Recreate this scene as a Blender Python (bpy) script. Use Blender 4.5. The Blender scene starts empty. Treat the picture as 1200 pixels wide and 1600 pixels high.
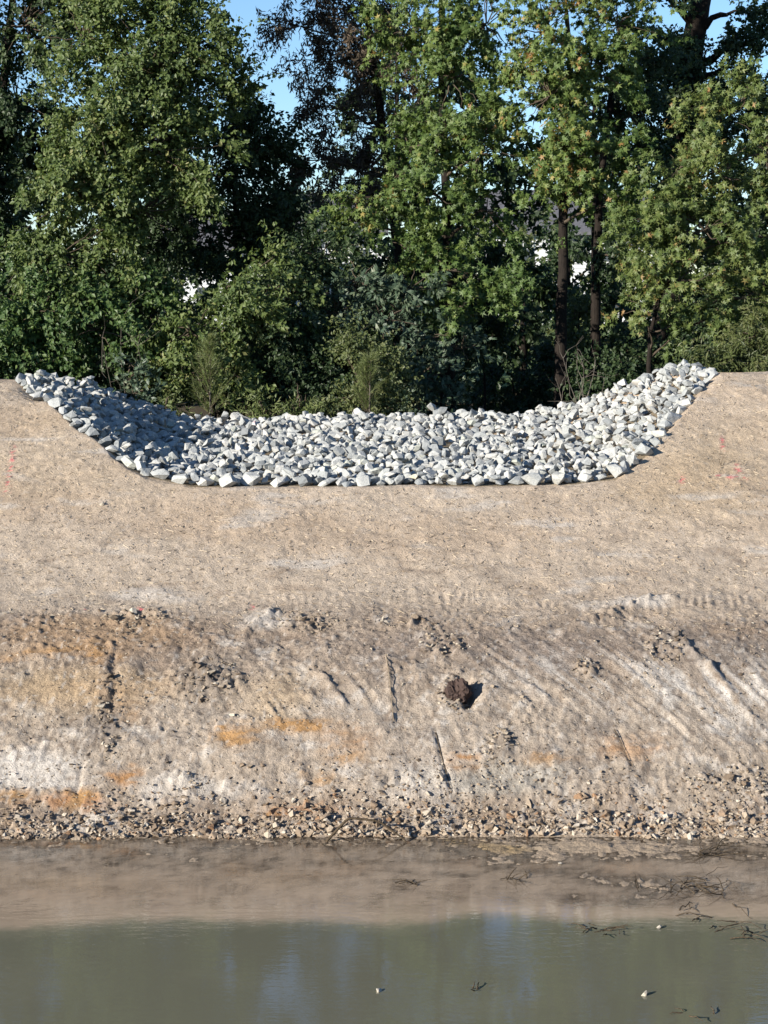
import bpy, bmesh, math, random
import numpy as np
from mathutils import Vector, Matrix

R = math.radians
SC = bpy.context.scene
COL = SC.collection
rng = np.random.default_rng(11)
random.seed(11)

# ------------------------------------------------------------------ camera
CAM_Z, PITCH, FPX = 6.03, R(7.03), 3000.0          # eye height over the pond, tilt, focal length in 1200x1600 pixels
cam_d = bpy.data.cameras.new('camera')
cam_d.sensor_fit = 'VERTICAL'; cam_d.sensor_height = 24.0; cam_d.lens = 24.0 * FPX / 1600.0
cam_d.clip_end = 3000.0
cam = bpy.data.objects.new('camera', cam_d); COL.objects.link(cam)
cam.location = (0, 0, CAM_Z); cam.rotation_euler = (math.pi / 2 - PITCH, 0, 0)
SC.camera = cam

# ------------------------------------------------------------------ sky and sun
SUN_EL, SUN_AZ = 17.5, 52.0      # elevation; angle between the view direction and the way the light travels
SUN_STRENGTH, SKY_STRENGTH, EXPOSURE = 5.0, 0.085, 1.05
world = bpy.data.worlds.new('World'); SC.world = world; world.use_nodes = True
wn = world.node_tree; wn.nodes.clear()
sky = wn.nodes.new('ShaderNodeTexSky'); sky.sky_type = 'NISHITA'; sky.sun_disc = False
sky.sun_elevation = R(SUN_EL); sky.sun_rotation = R(180 + SUN_AZ)
sky.air_density = 1.0; sky.dust_density = 0.0; sky.ozone_density = 4.0; sky.altitude = 1500.0
bg = wn.nodes.new('ShaderNodeBackground'); bg.inputs['Strength'].default_value = SKY_STRENGTH
wo = wn.nodes.new('ShaderNodeOutputWorld')
wn.links.new(sky.outputs[0], bg.inputs['Color']); wn.links.new(bg.outputs[0], wo.inputs['Surface'])
sun_d = bpy.data.lights.new('sun', 'SUN'); sun_d.energy = SUN_STRENGTH; sun_d.angle = R(0.53); sun_d.color = (1.0, 0.93, 0.82)
sun = bpy.data.objects.new('sun', sun_d); COL.objects.link(sun)
_travel = Vector((math.cos(R(SUN_EL)) * math.sin(R(SUN_AZ)), math.cos(R(SUN_EL)) * math.cos(R(SUN_AZ)), -math.sin(R(SUN_EL))))
sun.rotation_euler = _travel.to_track_quat('-Z', 'Y').to_euler(); sun.location = (-30, -30, 40)
vs = SC.view_settings
vs.view_transform = 'Standard'; vs.look = 'None'; vs.exposure = EXPOSURE; vs.gamma = 1.0; vs.use_curve_mapping = False
SC.cycles.use_denoising = True
SC.cycles.max_bounces = 8; SC.cycles.diffuse_bounces = 3; SC.cycles.glossy_bounces = 3
SC.cycles.transmission_bounces = 4; SC.cycles.transparent_max_bounces = 12
SC.cycles.sample_clamp_indirect = 4.0
SC.cycles.caustics_reflective = False; SC.cycles.caustics_refractive = False

# ------------------------------------------------------------------ helpers
CP, SP = math.cos(PITCH), math.sin(PITCH)

def at(px, py, D):
    """world point D metres along +Y from the camera on the sight line of a photo pixel"""
    a, b = (px - 600) / FPX, (800 - py) / FPX
    d = np.array([a, CP + b * SP, -SP + b * CP])
    return np.array([0, 0, CAM_Z]) + d * (D / d[1])

def proj(x, y, z):
    dz = z - CAM_Z
    dep = y * CP - dz * SP
    up = y * SP + dz * CP
    return 600 + FPX * x / dep, 800 - FPX * up / dep, dep

def smooth(t):
    t = np.clip(t, 0, 1); return t * t * (3 - 2 * t)

def sstep(a, b, v):
    return smooth((np.asarray(v, float) - a) / (b - a))

def _hash(ix, iy, seed):
    with np.errstate(over='ignore'):
        h = (ix * np.uint32(374761393)) ^ (iy * np.uint32(668265263)) ^ np.uint32((seed * 974711 + 12345) & 0xffffffff)
        h = (h ^ (h >> np.uint32(13))) * np.uint32(1274126177)
        h = h ^ (h >> np.uint32(16))
        h = h * np.uint32(2246822519)
        h = h ^ (h >> np.uint32(15))
    return h.astype(np.float32) * np.float32(1 / 4294967295.0)

def vnoise(x, y, seed=0):
    """smooth value noise, -1..1"""
    x = np.asarray(x, np.float32); y = np.asarray(y, np.float32)
    fx, fy = np.floor(x), np.floor(y)
    ix, iy = fx.astype(np.int32).view(np.uint32), fy.astype(np.int32).view(np.uint32)
    tx, ty = smooth(x - fx), smooth(y - fy)
    one = np.uint32(1)
    a, b = _hash(ix, iy, seed), _hash(ix + one, iy, seed)
    c, d = _hash(ix, iy + one, seed), _hash(ix + one, iy + one, seed)
    return ((a * (1 - tx) + b * tx) * (1 - ty) + (c * (1 - tx) + d * tx) * ty) * 2 - 1

def fbm(x, y, seed=0, oct=4, gain=0.5):
    s, amp, tot = 0.0, 1.0, 0.0
    for o in range(oct):
        ca, sa = math.cos(o * 0.7 + .3), math.sin(o * 0.7 + .3)
        s = s + amp * vnoise((x * ca - y * sa) * 2 ** o, (x * sa + y * ca) * 2 ** o, seed + o * 17)
        tot += amp; amp *= gain
    return s / tot

def blob(U, V, u0, v0, ru, rv, soft=0.5, wob=0.35, seed=0):
    r = np.sqrt(((U - u0) / ru) ** 2 + ((V - v0) / rv) ** 2)
    out = np.zeros(np.shape(r)); k = r < 1.0 + wob
    if np.any(k):
        q = r[k]
        if wob: q = q + wob * fbm(U[k] / (ru * .7 + 8), V[k] / (rv * .7 + 8), seed + int(u0) * 3 + int(v0), 3)
        out[k] = 1 - sstep(1 - soft, 1, q)
    return out

def mesh_np(name, V, F, smooth_shade=False, attrs=None):
    """V (n,3), F (m,k) -> mesh; attrs {name: (n,) floats or (n,4) colours} on points"""
    V = np.ascontiguousarray(V, np.float32); F = np.ascontiguousarray(F, np.int32)
    m, k = F.shape
    me = bpy.data.meshes.new(name)
    me.vertices.add(len(V)); me.vertices.foreach_set('co', V.ravel())
    me.loops.add(m * k); me.loops.foreach_set('vertex_index', F.ravel())
    me.polygons.add(m)
    me.polygons.foreach_set('loop_start', np.arange(0, m * k, k, dtype=np.int32))
    me.polygons.foreach_set('use_smooth', np.full(m, smooth_shade))
    for an, arr in (attrs or {}).items():
        arr = np.ascontiguousarray(arr, np.float32)
        if arr.ndim == 1:
            a = me.attributes.new(an, 'FLOAT', 'POINT'); a.data.foreach_set('value', arr)
        else:
            a = me.attributes.new(an, 'FLOAT_COLOR', 'POINT'); a.data.foreach_set('color', arr.ravel())
    me.update(calc_edges=True)
    return me

def obj(name, me, mat=None, parent=None, **props):
    o = bpy.data.objects.new(name, me); COL.objects.link(o)
    if mat is not None and me is not None and not me.materials: me.materials.append(mat)
    if parent is not None: o.parent = parent
    for k, v in props.items(): o[k] = v
    return o

def empty(name, loc, **props):
    o = bpy.data.objects.new(name, None); COL.objects.link(o); o.location = loc; o.empty_display_size = 0.2
    for k, v in props.items(): o[k] = v
    return o

def norm(a):
    return a / np.maximum(np.linalg.norm(a, axis=-1, keepdims=True), 1e-9)

def tubes(paths, sides=5, cap=True):
    """paths: list of (pts (n,3), radii (n,)) -> V, F(quads)"""
    Vs, Fs, off = [], [], 0
    ang = np.linspace(0, 2 * math.pi, sides, endpoint=False)
    ca, sa = np.cos(ang), np.sin(ang)
    for P, rad in paths:
        P = np.asarray(P, float); rad = np.asarray(rad, float); n = len(P)
        T = norm(np.gradient(P, axis=0))
        ref = np.array([0.31, 0.17, 0.93]) if abs(T[0][2]) < .8 else np.array([1.0, 0.2, 0.1])
        A = norm(np.cross(T, ref)); B = np.cross(T, A)
        V = P[:, None, :] + rad[:, None, None] * (ca[None, :, None] * A[:, None, :] + sa[None, :, None] * B[:, None, :])
        V = V.reshape(-1, 3)
        i = np.arange(n - 1)[:, None] * sides; j = np.arange(sides)[None, :]; j2 = (j + 1) % sides
        F = np.stack([i + j, i + j2, i + sides + j2, i + sides + j], -1).reshape(-1, 4) + off
        Vs.append(V); Fs.append(F); off += len(V)
    return np.concatenate(Vs), np.concatenate(Fs)

def wobbly(p0, p1, n=6, amp=0.08, sag=0.0, r=rng):
    p0, p1 = np.asarray(p0, float), np.asarray(p1, float)
    t = np.linspace(0, 1, n)[:, None]
    L = np.linalg.norm(p1 - p0)
    off = np.cumsum(r.normal(0, 1, (n, 3)), 0) * amp * L / n
    off -= t * off[-1]; off -= (1 - t) * off[0]
    P = p0 + (p1 - p0) * t + off
    P[:, 2] += sag * L * (t[:, 0] * (1 - t[:, 0])) * 4
    return P

# ------------------------------------------------------------------ materials
def new_mat(name):
    m = bpy.data.materials.new(name); m.use_nodes = True
    nt = m.node_tree; nt.nodes.clear()
    return m, nt

def nd(nt, t, **kw):
    n = nt.nodes.new(t)
    for k, v in kw.items():
        if k in n.inputs: n.inputs[k].default_value = v
        else: setattr(n, k, v)
    return n

def ramp(nt, stops, interp='LINEAR'):
    r = nt.nodes.new('ShaderNodeValToRGB'); r.color_ramp.interpolation = interp
    el = r.color_ramp.elements
    while len(el) < len(stops): el.new(0.5)
    for e, (p, c) in zip(el, stops): e.position = p; e.color = (*c, 1)
    return r

def mat_ground(name, attr='tint', bump=0.4, scale=1.0, grit=(0.76, 1.22)):
    m, nt = new_mat(name); L = nt.links.new
    at_ = nd(nt, 'ShaderNodeAttribute', attribute_name=attr)
    tc = nd(nt, 'ShaderNodeNewGeometry')
    n1 = nd(nt, 'ShaderNodeTexNoise', Scale=38.0 * scale, Detail=5.0, Roughness=0.7)
    n2 = nd(nt, 'ShaderNodeTexNoise', Scale=7.0 * scale, Detail=4.0, Roughness=0.6)
    L(tc.outputs['Position'], n1.inputs['Vector']); L(tc.outputs['Position'], n2.inputs['Vector'])
    r1 = nd(nt, 'ShaderNodeMapRange'); r1.inputs[1].default_value = .3; r1.inputs[2].default_value = .7
    r1.inputs[3].default_value, r1.inputs[4].default_value = grit
    L(n1.outputs['Fac'], r1.inputs[0])
    r2 = nd(nt, 'ShaderNodeMapRange'); r2.inputs[1].default_value = .3; r2.inputs[2].default_value = .7
    r2.inputs[3].default_value, r2.inputs[4].default_value = .88, 1.12
    L(n2.outputs['Fac'], r2.inputs[0])
    mu = nd(nt, 'ShaderNodeMath', operation='MULTIPLY'); L(r1.outputs[0], mu.inputs[0]); L(r2.outputs[0], mu.inputs[1])
    vm = nd(nt, 'ShaderNodeVectorMath', operation='SCALE'); L(at_.outputs['Color'], vm.inputs[0]); L(mu.outputs[0], vm.inputs['Scale'])
    bs = nd(nt, 'ShaderNodeBsdfPrincipled', Roughness=0.95)
    bs.inputs['Specular IOR Level'].default_value = 0.15
    L(vm.outputs[0], bs.inputs['Base Color'])
    bp = nd(nt, 'ShaderNodeBump', Strength=bump, Distance=0.03)
    L(n1.outputs['Fac'], bp.inputs['Height']); L(bp.outputs[0], bs.inputs['Normal'])
    o = nd(nt, 'ShaderNodeOutputMaterial'); L(bs.outputs[0], o.inputs['Surface'])
    return m

def mat_stone(name, stops, rnd='object', spot=(.10, .11, .12), spot_amt=.55, nscale=11.0, bump=.9):
    """rock: own colour picked per stone, speckles and darker bands on top"""
    m, nt = new_mat(name); L = nt.links.new
    if rnd == 'object':
        ri = nd(nt, 'ShaderNodeObjectInfo'); ro = ri.outputs['Random']
    else:
        ri = nd(nt, 'ShaderNodeAttribute', attribute_name='rnd'); ro = ri.outputs['Fac']
    geo = nd(nt, 'ShaderNodeNewGeometry')
    cr = ramp(nt, stops); L(ro, cr.inputs[0])
    n1 = nd(nt, 'ShaderNodeTexNoise', Scale=nscale, Detail=6.0, Roughness=0.65, Distortion=0.6)
    n2 = nd(nt, 'ShaderNodeTexNoise', Scale=nscale * 6, Detail=3.0, Roughness=0.7)
    L(geo.outputs['Position'], n1.inputs['Vector']); L(geo.outputs['Position'], n2.inputs['Vector'])
    f1 = nd(nt, 'ShaderNodeMapRange'); f1.inputs[1].default_value = .52; f1.inputs[2].default_value = .72
    f1.inputs[3].default_value = 0; f1.inputs[4].default_value = spot_amt
    L(n1.outputs['Fac'], f1.inputs[0])
    mx = nd(nt, 'ShaderNodeMix', data_type='RGBA'); L(f1.outputs[0], mx.inputs['Factor']); L(cr.outputs[0], mx.inputs[6])
    mx.inputs[7].default_value = (*spot, 1)
    f2 = nd(nt, 'ShaderNodeMapRange'); f2.inputs[1].default_value = .3; f2.inputs[2].default_value = .7
    f2.inputs[3].default_value = .8; f2.inputs[4].default_value = 1.2
    L(n2.outputs['Fac'], f2.inputs[0])
    vm = nd(nt, 'ShaderNodeVectorMath', operation='SCALE'); L(mx.outputs[2], vm.inputs[0]); L(f2.outputs[0], vm.inputs['Scale'])
    bs = nd(nt, 'ShaderNodeBsdfPrincipled', Roughness=0.85); bs.inputs['Specular IOR Level'].default_value = 0.25
    L(vm.outputs[0], bs.inputs['Base Color'])
    bp = nd(nt, 'ShaderNodeBump', Strength=bump, Distance=0.02); L(n1.outputs['Fac'], bp.inputs['Height']); L(bp.outputs[0], bs.inputs['Normal'])
    o = nd(nt, 'ShaderNodeOutputMaterial'); L(bs.outputs[0], o.inputs['Surface'])
    return m

def mat_leaf(name, stops, rough=0.5, trans=0.32, spec=0.35):
    m, nt = new_mat(name); L = nt.links.new
    a = nd(nt, 'ShaderNodeAttribute', attribute_name='tint')
    cr = ramp(nt, stops); L(a.outputs['Fac'], cr.inputs[0])
    bs = nd(nt, 'ShaderNodeBsdfPrincipled', Roughness=rough); bs.inputs['Specular IOR Level'].default_value = spec
    L(cr.outputs[0], bs.inputs['Base Color'])
    tr = nd(nt, 'ShaderNodeBsdfTranslucent')
    hs = nd(nt, 'ShaderNodeHueSaturation', Saturation=1.15, Value=1.25); L(cr.outputs[0], hs.inputs['Color']); L(hs.outputs[0], tr.inputs['Color'])
    mx = nd(nt, 'ShaderNodeMixShader'); mx.inputs[0].default_value = trans
    L(bs.outputs[0], mx.inputs[1]); L(tr.outputs[0], mx.inputs[2])
    o = nd(nt, 'ShaderNodeOutputMaterial'); L(mx.outputs[0], o.inputs['Surface'])
    return m

def mat_bark(name, c0, c1, scale=6.0):
    m, nt = new_mat(name); L = nt.links.new
    geo = nd(nt, 'ShaderNodeNewGeometry'); mp = nd(nt, 'ShaderNodeMapping'); mp.inputs['Scale'].default_value = (1, 1, .18)
    L(geo.outputs['Position'], mp.inputs['Vector'])
    n = nd(nt, 'ShaderNodeTexNoise', Scale=scale * 4, Detail=6.0, Roughness=.7); L(mp.outputs[0], n.inputs['Vector'])
    cr = ramp(nt, [(.3, c0), (.7, c1)]); L(n.outputs['Fac'], cr.inputs[0])
    bs = nd(nt, 'ShaderNodeBsdfPrincipled', Roughness=.9); bs.inputs['Specular IOR Level'].default_value = .15
    L(cr.outputs[0], bs.inputs['Base Color'])
    bp = nd(nt, 'ShaderNodeBump', Strength=.8, Distance=.03); L(n.outputs['Fac'], bp.inputs['Height']); L(bp.outputs[0], bs.inputs['Normal'])
    o = nd(nt, 'ShaderNodeOutputMaterial'); L(bs.outputs[0], o.inputs['Surface'])
    return m

def mat_plain(name, col, rough=.7, var=.15, scale=8.0, spec=.3):
    m, nt = new_mat(name); L = nt.links.new
    geo = nd(nt, 'ShaderNodeNewGeometry'); n = nd(nt, 'ShaderNodeTexNoise', Scale=scale, Detail=4.0); L(geo.outputs['Position'], n.inputs['Vector'])
    c0 = tuple(c * (1 - var) for c in col); c1 = tuple(min(1, c * (1 + var)) for c in col)
    cr = ramp(nt, [(.3, c0), (.7, c1)]); L(n.outputs['Fac'], cr.inputs[0])
    bs = nd(nt, 'ShaderNodeBsdfPrincipled', Roughness=rough); bs.inputs['Specular IOR Level'].default_value = spec
    L(cr.outputs[0], bs.inputs['Base Color'])
    o = nd(nt, 'ShaderNodeOutputMaterial'); L(bs.outputs[0], o.inputs['Surface'])
    return m

# ------------------------------------------------------------------ terrain
WEIR_L, WEIR_R, SHO_L, SHO_R = -2.75, 2.62, -5.85, 5.28       # floor edges and shoulders of the spillway
PROF_Y = np.array([-400, -30, -6, 1.2, 10.2, 12.0, 14.5, 17.2, 20.2, 20.6, 21.35, 22.25, 22.9, 23.35, 24.2, 27.0, 30.2, 30.9, 31.6, 34.2, 35.3, 37.6, 60, 120, 400])
PROF_Z = np.array([4.3, 4.3, 4.4, 4.4, 0.0, -.32, -.10, -.050, -.008, .14, .68, 1.24, 1.57, 1.74, 2.03, 3.06, 4.22, 4.40, 4.37, 4.24, 3.5, 2.45, 2.5, 3.2, 4.0])

EDGE_X = np.array([-6.6, -5.95, -5.70, -5.15, -4.60, -4.25, -3.82, -3.45, -2.90, -2.72, 0.9, 2.72, 3.30, 3.70, 4.05, 4.68, 5.20, 5.45, 6.0])   # lower edge of the stones, front outline
EDGE_Y = np.array([31.6, 30.95, 30.50, 29.65, 28.80, 28.45, 27.70, 27.30, 27.08, 27.0, 27.0, 27.05, 27.22, 27.75, 28.30, 29.55, 30.70, 31.2, 31.8])
SKEW_X = np.array([-6, -4.6, -2.8, 0, 2.4, 3.7, 4.6, 5.3]); SKEW_S = np.array([-.030, -.012, .030, .036, .040, .055, .035, .005])
def y_front(x):
    return np.interp(x, EDGE_X, EDGE_Y) + .05 * np.sin(np.asarray(x) * 3.1)
def weir_z(x, y):
    yf = np.interp(x, EDGE_X, EDGE_Y); zf = np.minimum(np.interp(yf, PROF_Y, PROF_Z), 4.15 + .014 * x) - .01
    return zf + np.interp(x, SKEW_X, SKEW_S) * np.clip(y - yf, 0, 8)

def base_z(x, y):
    x = np.asarray(x, float); y = np.asarray(y, float)
    ys = y + 0.10 * np.sin(x * .45 + .8) * sstep(19, 22, y) * (1 - sstep(24, 27, y))
    z = np.interp(ys, PROF_Y, PROF_Z)
    z = z + .012 * np.clip(x, -12, 12) * sstep(29, 31, y) * (1 - sstep(34.2, 36, y))
    w = weir_z(x, y)
    wl = np.where(x < 0, sstep(-5.98, -5.35, x), sstep(5.42, 4.9, x))
    cut = np.minimum(z, z * (1 - wl) + w * wl)
    z = np.where(y > 26.5, cut, z)
    # added mound outside the view, there to shade the spillway's left slope
    z = z + 1.3 * np.exp(-((x + 9.1) / 1.15) ** 2) * sstep(31.5, 32.4, y) * (1 - sstep(33.6, 35.2, y))
    return z

# mud: shallower on one side, with low bars breaking the surface
def mud_z(x, y):
    U, V, _ = proj(x, y, 0 * x)
    bars = fbm(x * .9, y * 1.6, 71, 4)
    shallow = sstep(520, 1100, U) * sstep(15.5, 17.6, y) * (1 - sstep(19.8, 20.3, y))
    ye = 17.95 - .55 * sstep(-1.8, -4.4, x) + .16 * vnoise(x * .9, y * 0, 73) + .05 * vnoise(x * 3.3, y * 0, 74)  # shelf edge shaped along the outline of the stones' reflection
    return -.20 * (1 - sstep(ye - 1.1, ye + .1, y)) + .018 * shallow + (.028 * bars) * (.35 + shallow) * sstep(14.5, 16.5, y)

def soil(x, y):
    """displacement and own colour of the exposed soil; returns dz, colour (n,4)"""
    zb = base_z(x, y)
    U, V, _ = proj(x, y, zb)
    lower = sstep(925, 1000, V + 16 * vnoise(x * 1.7, y * 1.7, 90)) * (1 - sstep(1295, 1312, V))
    upper = 1 - sstep(940, 970, V)
    under = sstep(1298, 1315, V)
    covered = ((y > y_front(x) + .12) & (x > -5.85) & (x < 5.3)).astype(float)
    n1 = fbm(x * 1.3, y * 1.3, 1, 4); n2 = fbm(x * 5, y * 5, 2, 4); n3 = fbm(x * 17, y * 17, 3, 3); n4 = vnoise(x * 34, y * 34, 4)
    rid = 1 - np.abs(fbm(x * 11, y * 11, 5, 3)) * 2
    dz = upper * (.035 * n1 + .013 * n2 + .0075 * n3 + .0045 * n4)
    # shallow sheep-foot / track prints on the upper face
    prints = sstep(.15, .5, fbm(x * 2.2, y * 3.0, 9, 3)) * upper
    dz += -prints * .014 * (np.abs(vnoise(x * 22, y * 14, 8)) ** .5)
    dz += lower * (.05 * n1 + .032 * n2 + .022 * n3 + .015 * n4)
    # bucket scrapes
    def scrape(u0, v0, ru, rv, du, dv, amp, wpx, lpx, seed):
        m = blob(U, V, u0, v0, ru, rv, .6, .4, seed)
        L_ = math.hypot(du, dv); du, dv = du / L_, dv / L_
        p = U * dv - V * du; a = U * du + V * dv
        g = vnoise(p / wpx, a / lpx, seed) + .5 * vnoise(p / wpx * 2.3, a / lpx * 1.7, seed + 5)
        g = np.sign(g) * np.abs(g) ** .7
        return m, g * amp
    flat = np.zeros_like(x)
    for args in ((985, 1075, 260, 130, .78, .62, .030, 5.5, 95, 21), (1130, 1090, 130, 120, .72, .70, .034, 6, 110, 22),
                 (860, 1040, 160, 80, .82, .57, .026, 5, 90, 23), (420, 1080, 85, 60, .55, .83, .034, 6.5, 90, 24),
                 (545, 1080, 90, 70, .62, .78, .020, 9, 120, 29), (120, 1070, 170, 60, .03, 1, .022, 9, 110, 25),
                 (430, 1160, 230, 40, .10, 1, .014, 9, 70, 26), (620, 1160, 200, 90, .45, .9, .020, 12, 160, 27),
                 (80, 1200, 150, 45, .96, .25, .016, 9, 120, 28)):
        m, g = scrape(*args)
        dz = dz * (1 - .45 * m) + m * g * .62 * (.35 + .65 * sstep(-.4, .4, vnoise(U / 60, V / 45, 77)))
        flat = np.maximum(flat, m)
    # track-shoe marks along the break of slope
    tl = 938 + 6 * np.sin(U / 130)
    tr = np.exp(-((V - tl) / 11) ** 2) * sstep(380, 460, U) * (.5 + .5 * sstep(-.3, .3, vnoise(U / 120, V * 0, 31)))
    dz += tr * .011 * np.sin(U / 2.3 + 5 * vnoise(U / 30, V / 25, 32)) * sstep(-.4, .3, vnoise(U / 45, V / 9, 33))
    # ridges and lips of pushed soil (polyline in reference coordinates)
    def seg(u1, v1, u2, v2, w):
        dx, dy = u2 - u1, v2 - v1; t = np.clip(((U - u1) * dx + (V - v1) * dy) / (dx * dx + dy * dy), 0, 1)
        return np.exp(-(((U - u1 - t * dx) ** 2 + (V - v1 - t * dy) ** 2) / (w * w)))
    for (u1, v1, u2, v2, w, a) in ((880, 985, 1015, 938, 7, .07), (1015, 938, 1055, 936, 6, .05), (1055, 992, 1110, 1045, 7, .07), (1110, 1045, 1185, 1130, 6, .04),
                                   (385, 985, 425, 957, 6, .06), (425, 957, 455, 960, 5, .04), (605, 1030, 613, 1130, 4, .04), (500, 1050, 540, 1100, 5, .05),
                                   (680, 1140, 705, 1235, 3.5, -.05), (965, 1140, 988, 1195, 3.5, -.05), (120, 1240, 128, 1195, 4, -.04),
                                   (180, 1010, 176, 1060, 5, -.045), (176, 1060, 178, 1110, 6, -.055), (172, 1110, 165, 1190, 6, -.035), (940, 950, 870, 975, 6, -.04), (740, 1150, 770, 1240, 5, .04)):
        w2 = w * (1 + .4 * vnoise(U / 14, V / 14, 41))
        dz += a * seg(u1, v1, u2, v2, w) * (.7 + .5 * n3) * np.where(w2 > w * .75, 1, .4)
    # cloddy patches
    clod = np.zeros_like(x)
    for (u0, v0, ru, rv, k) in ((325, 1062, 62, 45, 1), (300, 1055, 40, 30, 1), (172, 1110, 24, 90, .9), (780, 1170, 34, 40, 1), (715, 1075, 40, 35, .8), (915, 1045, 26, 26, 1),
                                (1040, 1010, 40, 40, .8), (690, 1005, 50, 25, .8), (285, 1215, 20, 22, 1), (480, 970, 60, 22, .8), (210, 965, 60, 20, .8), (160, 1010, 40, 30, .6),
                                (1140, 1220, 90, 40, 1), (620, 1225, 60, 26, .8), (1085, 1090, 60, 30, .5), (640, 975, 60, 18, .8), (960, 965, 60, 14, .7), (60, 975, 60, 14, .6),
                                (480, 1085, 50, 25, .5), (820, 1095, 60, 25, .5), (300, 1150, 80, 40, .45), (1010, 1205, 60, 20, .5)):
        clod = np.maximum(clod, k * blob(U, V, u0, v0, ru, rv, .7, .4, 55))
    toe = sstep(1228, 1262, V + 12 * n2) * (1 - sstep(1300, 1312, V))
    clod = np.maximum(clod, toe)
    lump = np.abs(fbm(x * 9, y * 9, 61, 2)) ** .7 * 1.3 + .6 * np.abs(vnoise(x * 20, y * 20, 62))
    dz += (clod * (1 - toe) * (.075 * lump - .03) + toe * (.028 * np.abs(n3) + .03 * np.abs(vnoise(x * 26, y * 26, 63)) - .02))
    # the dark socket beside the red clod
    dz -= .24 * np.exp(-(((U - 730) / 14) ** 2 + ((V - 1078) / 18) ** 2))
    # ---- colours
    def C(r, g, b): return np.array([r, g, b])
    tan, tan2 = C(.400, .312, .228), C(.435, .355, .272)
    grey, pale, brown = C(.305, .255, .205), C(.480, .445, .400), C(.195, .142, .102)
    orange, rust, dark, yell = C(.340, .200, .090), C(.285, .145, .070), C(.135, .115, .100), C(.375, .275, .165)
    c = np.empty(x.shape + (3,))
    k = sstep(-.5, .5, fbm(x * .55, y * .9, 101, 4))[..., None]
    c[:] = tan * (1 - k) + tan2 * k
    def mixc(col, a):
        nonlocal c
        a = np.clip(a, 0, 1)[..., None]; c = c * (1 - a) + col * a
    mixc(yell, .55 * blob(U, V, 1110, 730, 200, 120, .9, .5, 3)); mixc(yell, .30 * blob(U, V, 100, 720, 220, 100, .9, .5, 4))
    mixc(grey, .55 * sstep(840, 960, V + 50 * fbm(x * .8, y, 104)) * sstep(-.6, .4, fbm(x * .7, y * 2.4, 105, 4)))
    mixc(pale, .5 * sstep(.25, .6, fbm(x * 1.1, y * 3.0, 106, 4)) * upper)
    mixc(brown, .45 * sstep(.2, .55, fbm(x * 2.6, y * 5.0, 107, 4)) * upper * sstep(760, 900, V))
    mixc(grey, .75 * lower)
    mixc(brown, lower * .55 * sstep(.0, .5, fbm(x * .7, y * 1.6, 110, 4) + .5 * blob(U, V, 150, 985, 260, 35, .8, .3, 6)) * (1 - sstep(1020, 1120, V)))
    mixc(brown, lower * .50 * (1 - sstep(975, 1110, V + 45 * n2)))
    mixc(dark * 1.15, lower * .55 * sstep(.1, .5, fbm(x * 3.2, y * 4.2, 160, 4)))
    mixc(pale, lower * .5 * sstep(.2, .55, fbm(x * 3.7, y * 4.6, 161, 4)))
    mixc(dark, lower * .8 * sstep(.05, .5, vnoise((U * .62 - V * .78) / 16, (U * .78 + V * .62) / 120, 111)) * blob(U, V, 940, 1030, 330, 80, .7, .4, 7))
    mixc(yell, lower * .7 * blob(U, V, 120, 1070, 220, 60, .8, .5, 8)); mixc(yell, .45 * blob(U, V, 430, 1090, 90, 60, .7, .4, 9))
    mixc(pale, .75 * blob(U, V, 50, 1205, 130, 42, .6, .4, 10)); mixc(pale, .55 * sstep(1120, 1220, V) * lower * sstep(-.1, .4, fbm(x * 1.2, y * 2, 112, 4)))
    mixc(pale, .8 * blob(U, V, 1120, 1080, 130, 90, .8, .4, 11) * sstep(-.1, .45, vnoise((U * .70 - V * .72) / 7, (U * .72 + V * .70) / 60, 113)))
    mixc(pale, .6 * blob(U, V, 1000, 940, 70, 12, .6, .4, 12)); mixc(pale, .5 * blob(U, V, 225, 925, 90, 14, .7, .4, 13)); mixc(pale, .5 * blob(U, V, 420, 970, 60, 18, .6, .4, 13))
    for (u0, v0, ru, rv, a) in ((480, 1140, 75, 17, .9), (370, 1152, 40, 28, .75), (725, 1190, 34, 16, 1), (195, 1213, 28, 20, .85), (120, 1015, 80, 14, .7), (40, 1025, 50, 12, .6),
                                (160, 1022, 26, 24, .6), (120, 1255, 45, 22, .9), (20, 1248, 40, 20, .6), (430, 1270, 30, 12, .9), (505, 1265, 30, 12, .7), (540, 1180, 40, 20, .4),
                                (500, 1215, 30, 12, .5), (985, 1165, 60, 26, .45), (850, 1185, 50, 16, .35), (190, 1105, 40, 30, .35), (545, 1155, 50, 30, .35), (10, 1300, 60, 10, .5)):
        pat = .25 + 1.05 * sstep(-.35, .40, fbm(x * 3.5 + u0, y * 15, 150, 4))
        mixc(orange if (int(u0) % 2 == 0) else rust * .5 + orange * .5, a * 1.45 * pat * blob(U + 14 * n2 + 10 * n3, V + 9 * n1 + 6 * n3, u0, v0, ru * 1.35, rv * 1.3, .9, .0, 14))
    mixc(dark, .75 * blob(U, V, 325, 1060, 66, 46, .8, .4, 15)); mixc(dark * 1.2, .8 * blob(U, V, 172, 1100, 20, 90, .6, .4, 15)); mixc(dark, .5 * blob(U, V, 790, 1170, 26, 40, .6, .4, 16))
    mixc(brown, .6 * toe * sstep(-.4, .4, fbm(x * 2, y * 2, 115, 3)))
    mixc(C(.285, .195, .120), .75 * blob(U, V, 130, 990, 240, 48, .8, .5, 18)); mixc(C(.30, .20, .115), .45 * blob(U, V, 170, 1075, 200, 40, .9, .5, 18))
    mixc(C(.205, .165, .135), .75 * blob(U, V, 880, 1015, 300, 48, .9, .4, 19)); mixc(C(.185, .155, .130), .7 * blob(U, V, 1150, 1020, 130, 48, .9, .4, 19)); mixc(C(.215, .175, .145), .5 * blob(U, V, 600, 1010, 160, 40, .9, .4, 19))
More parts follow.
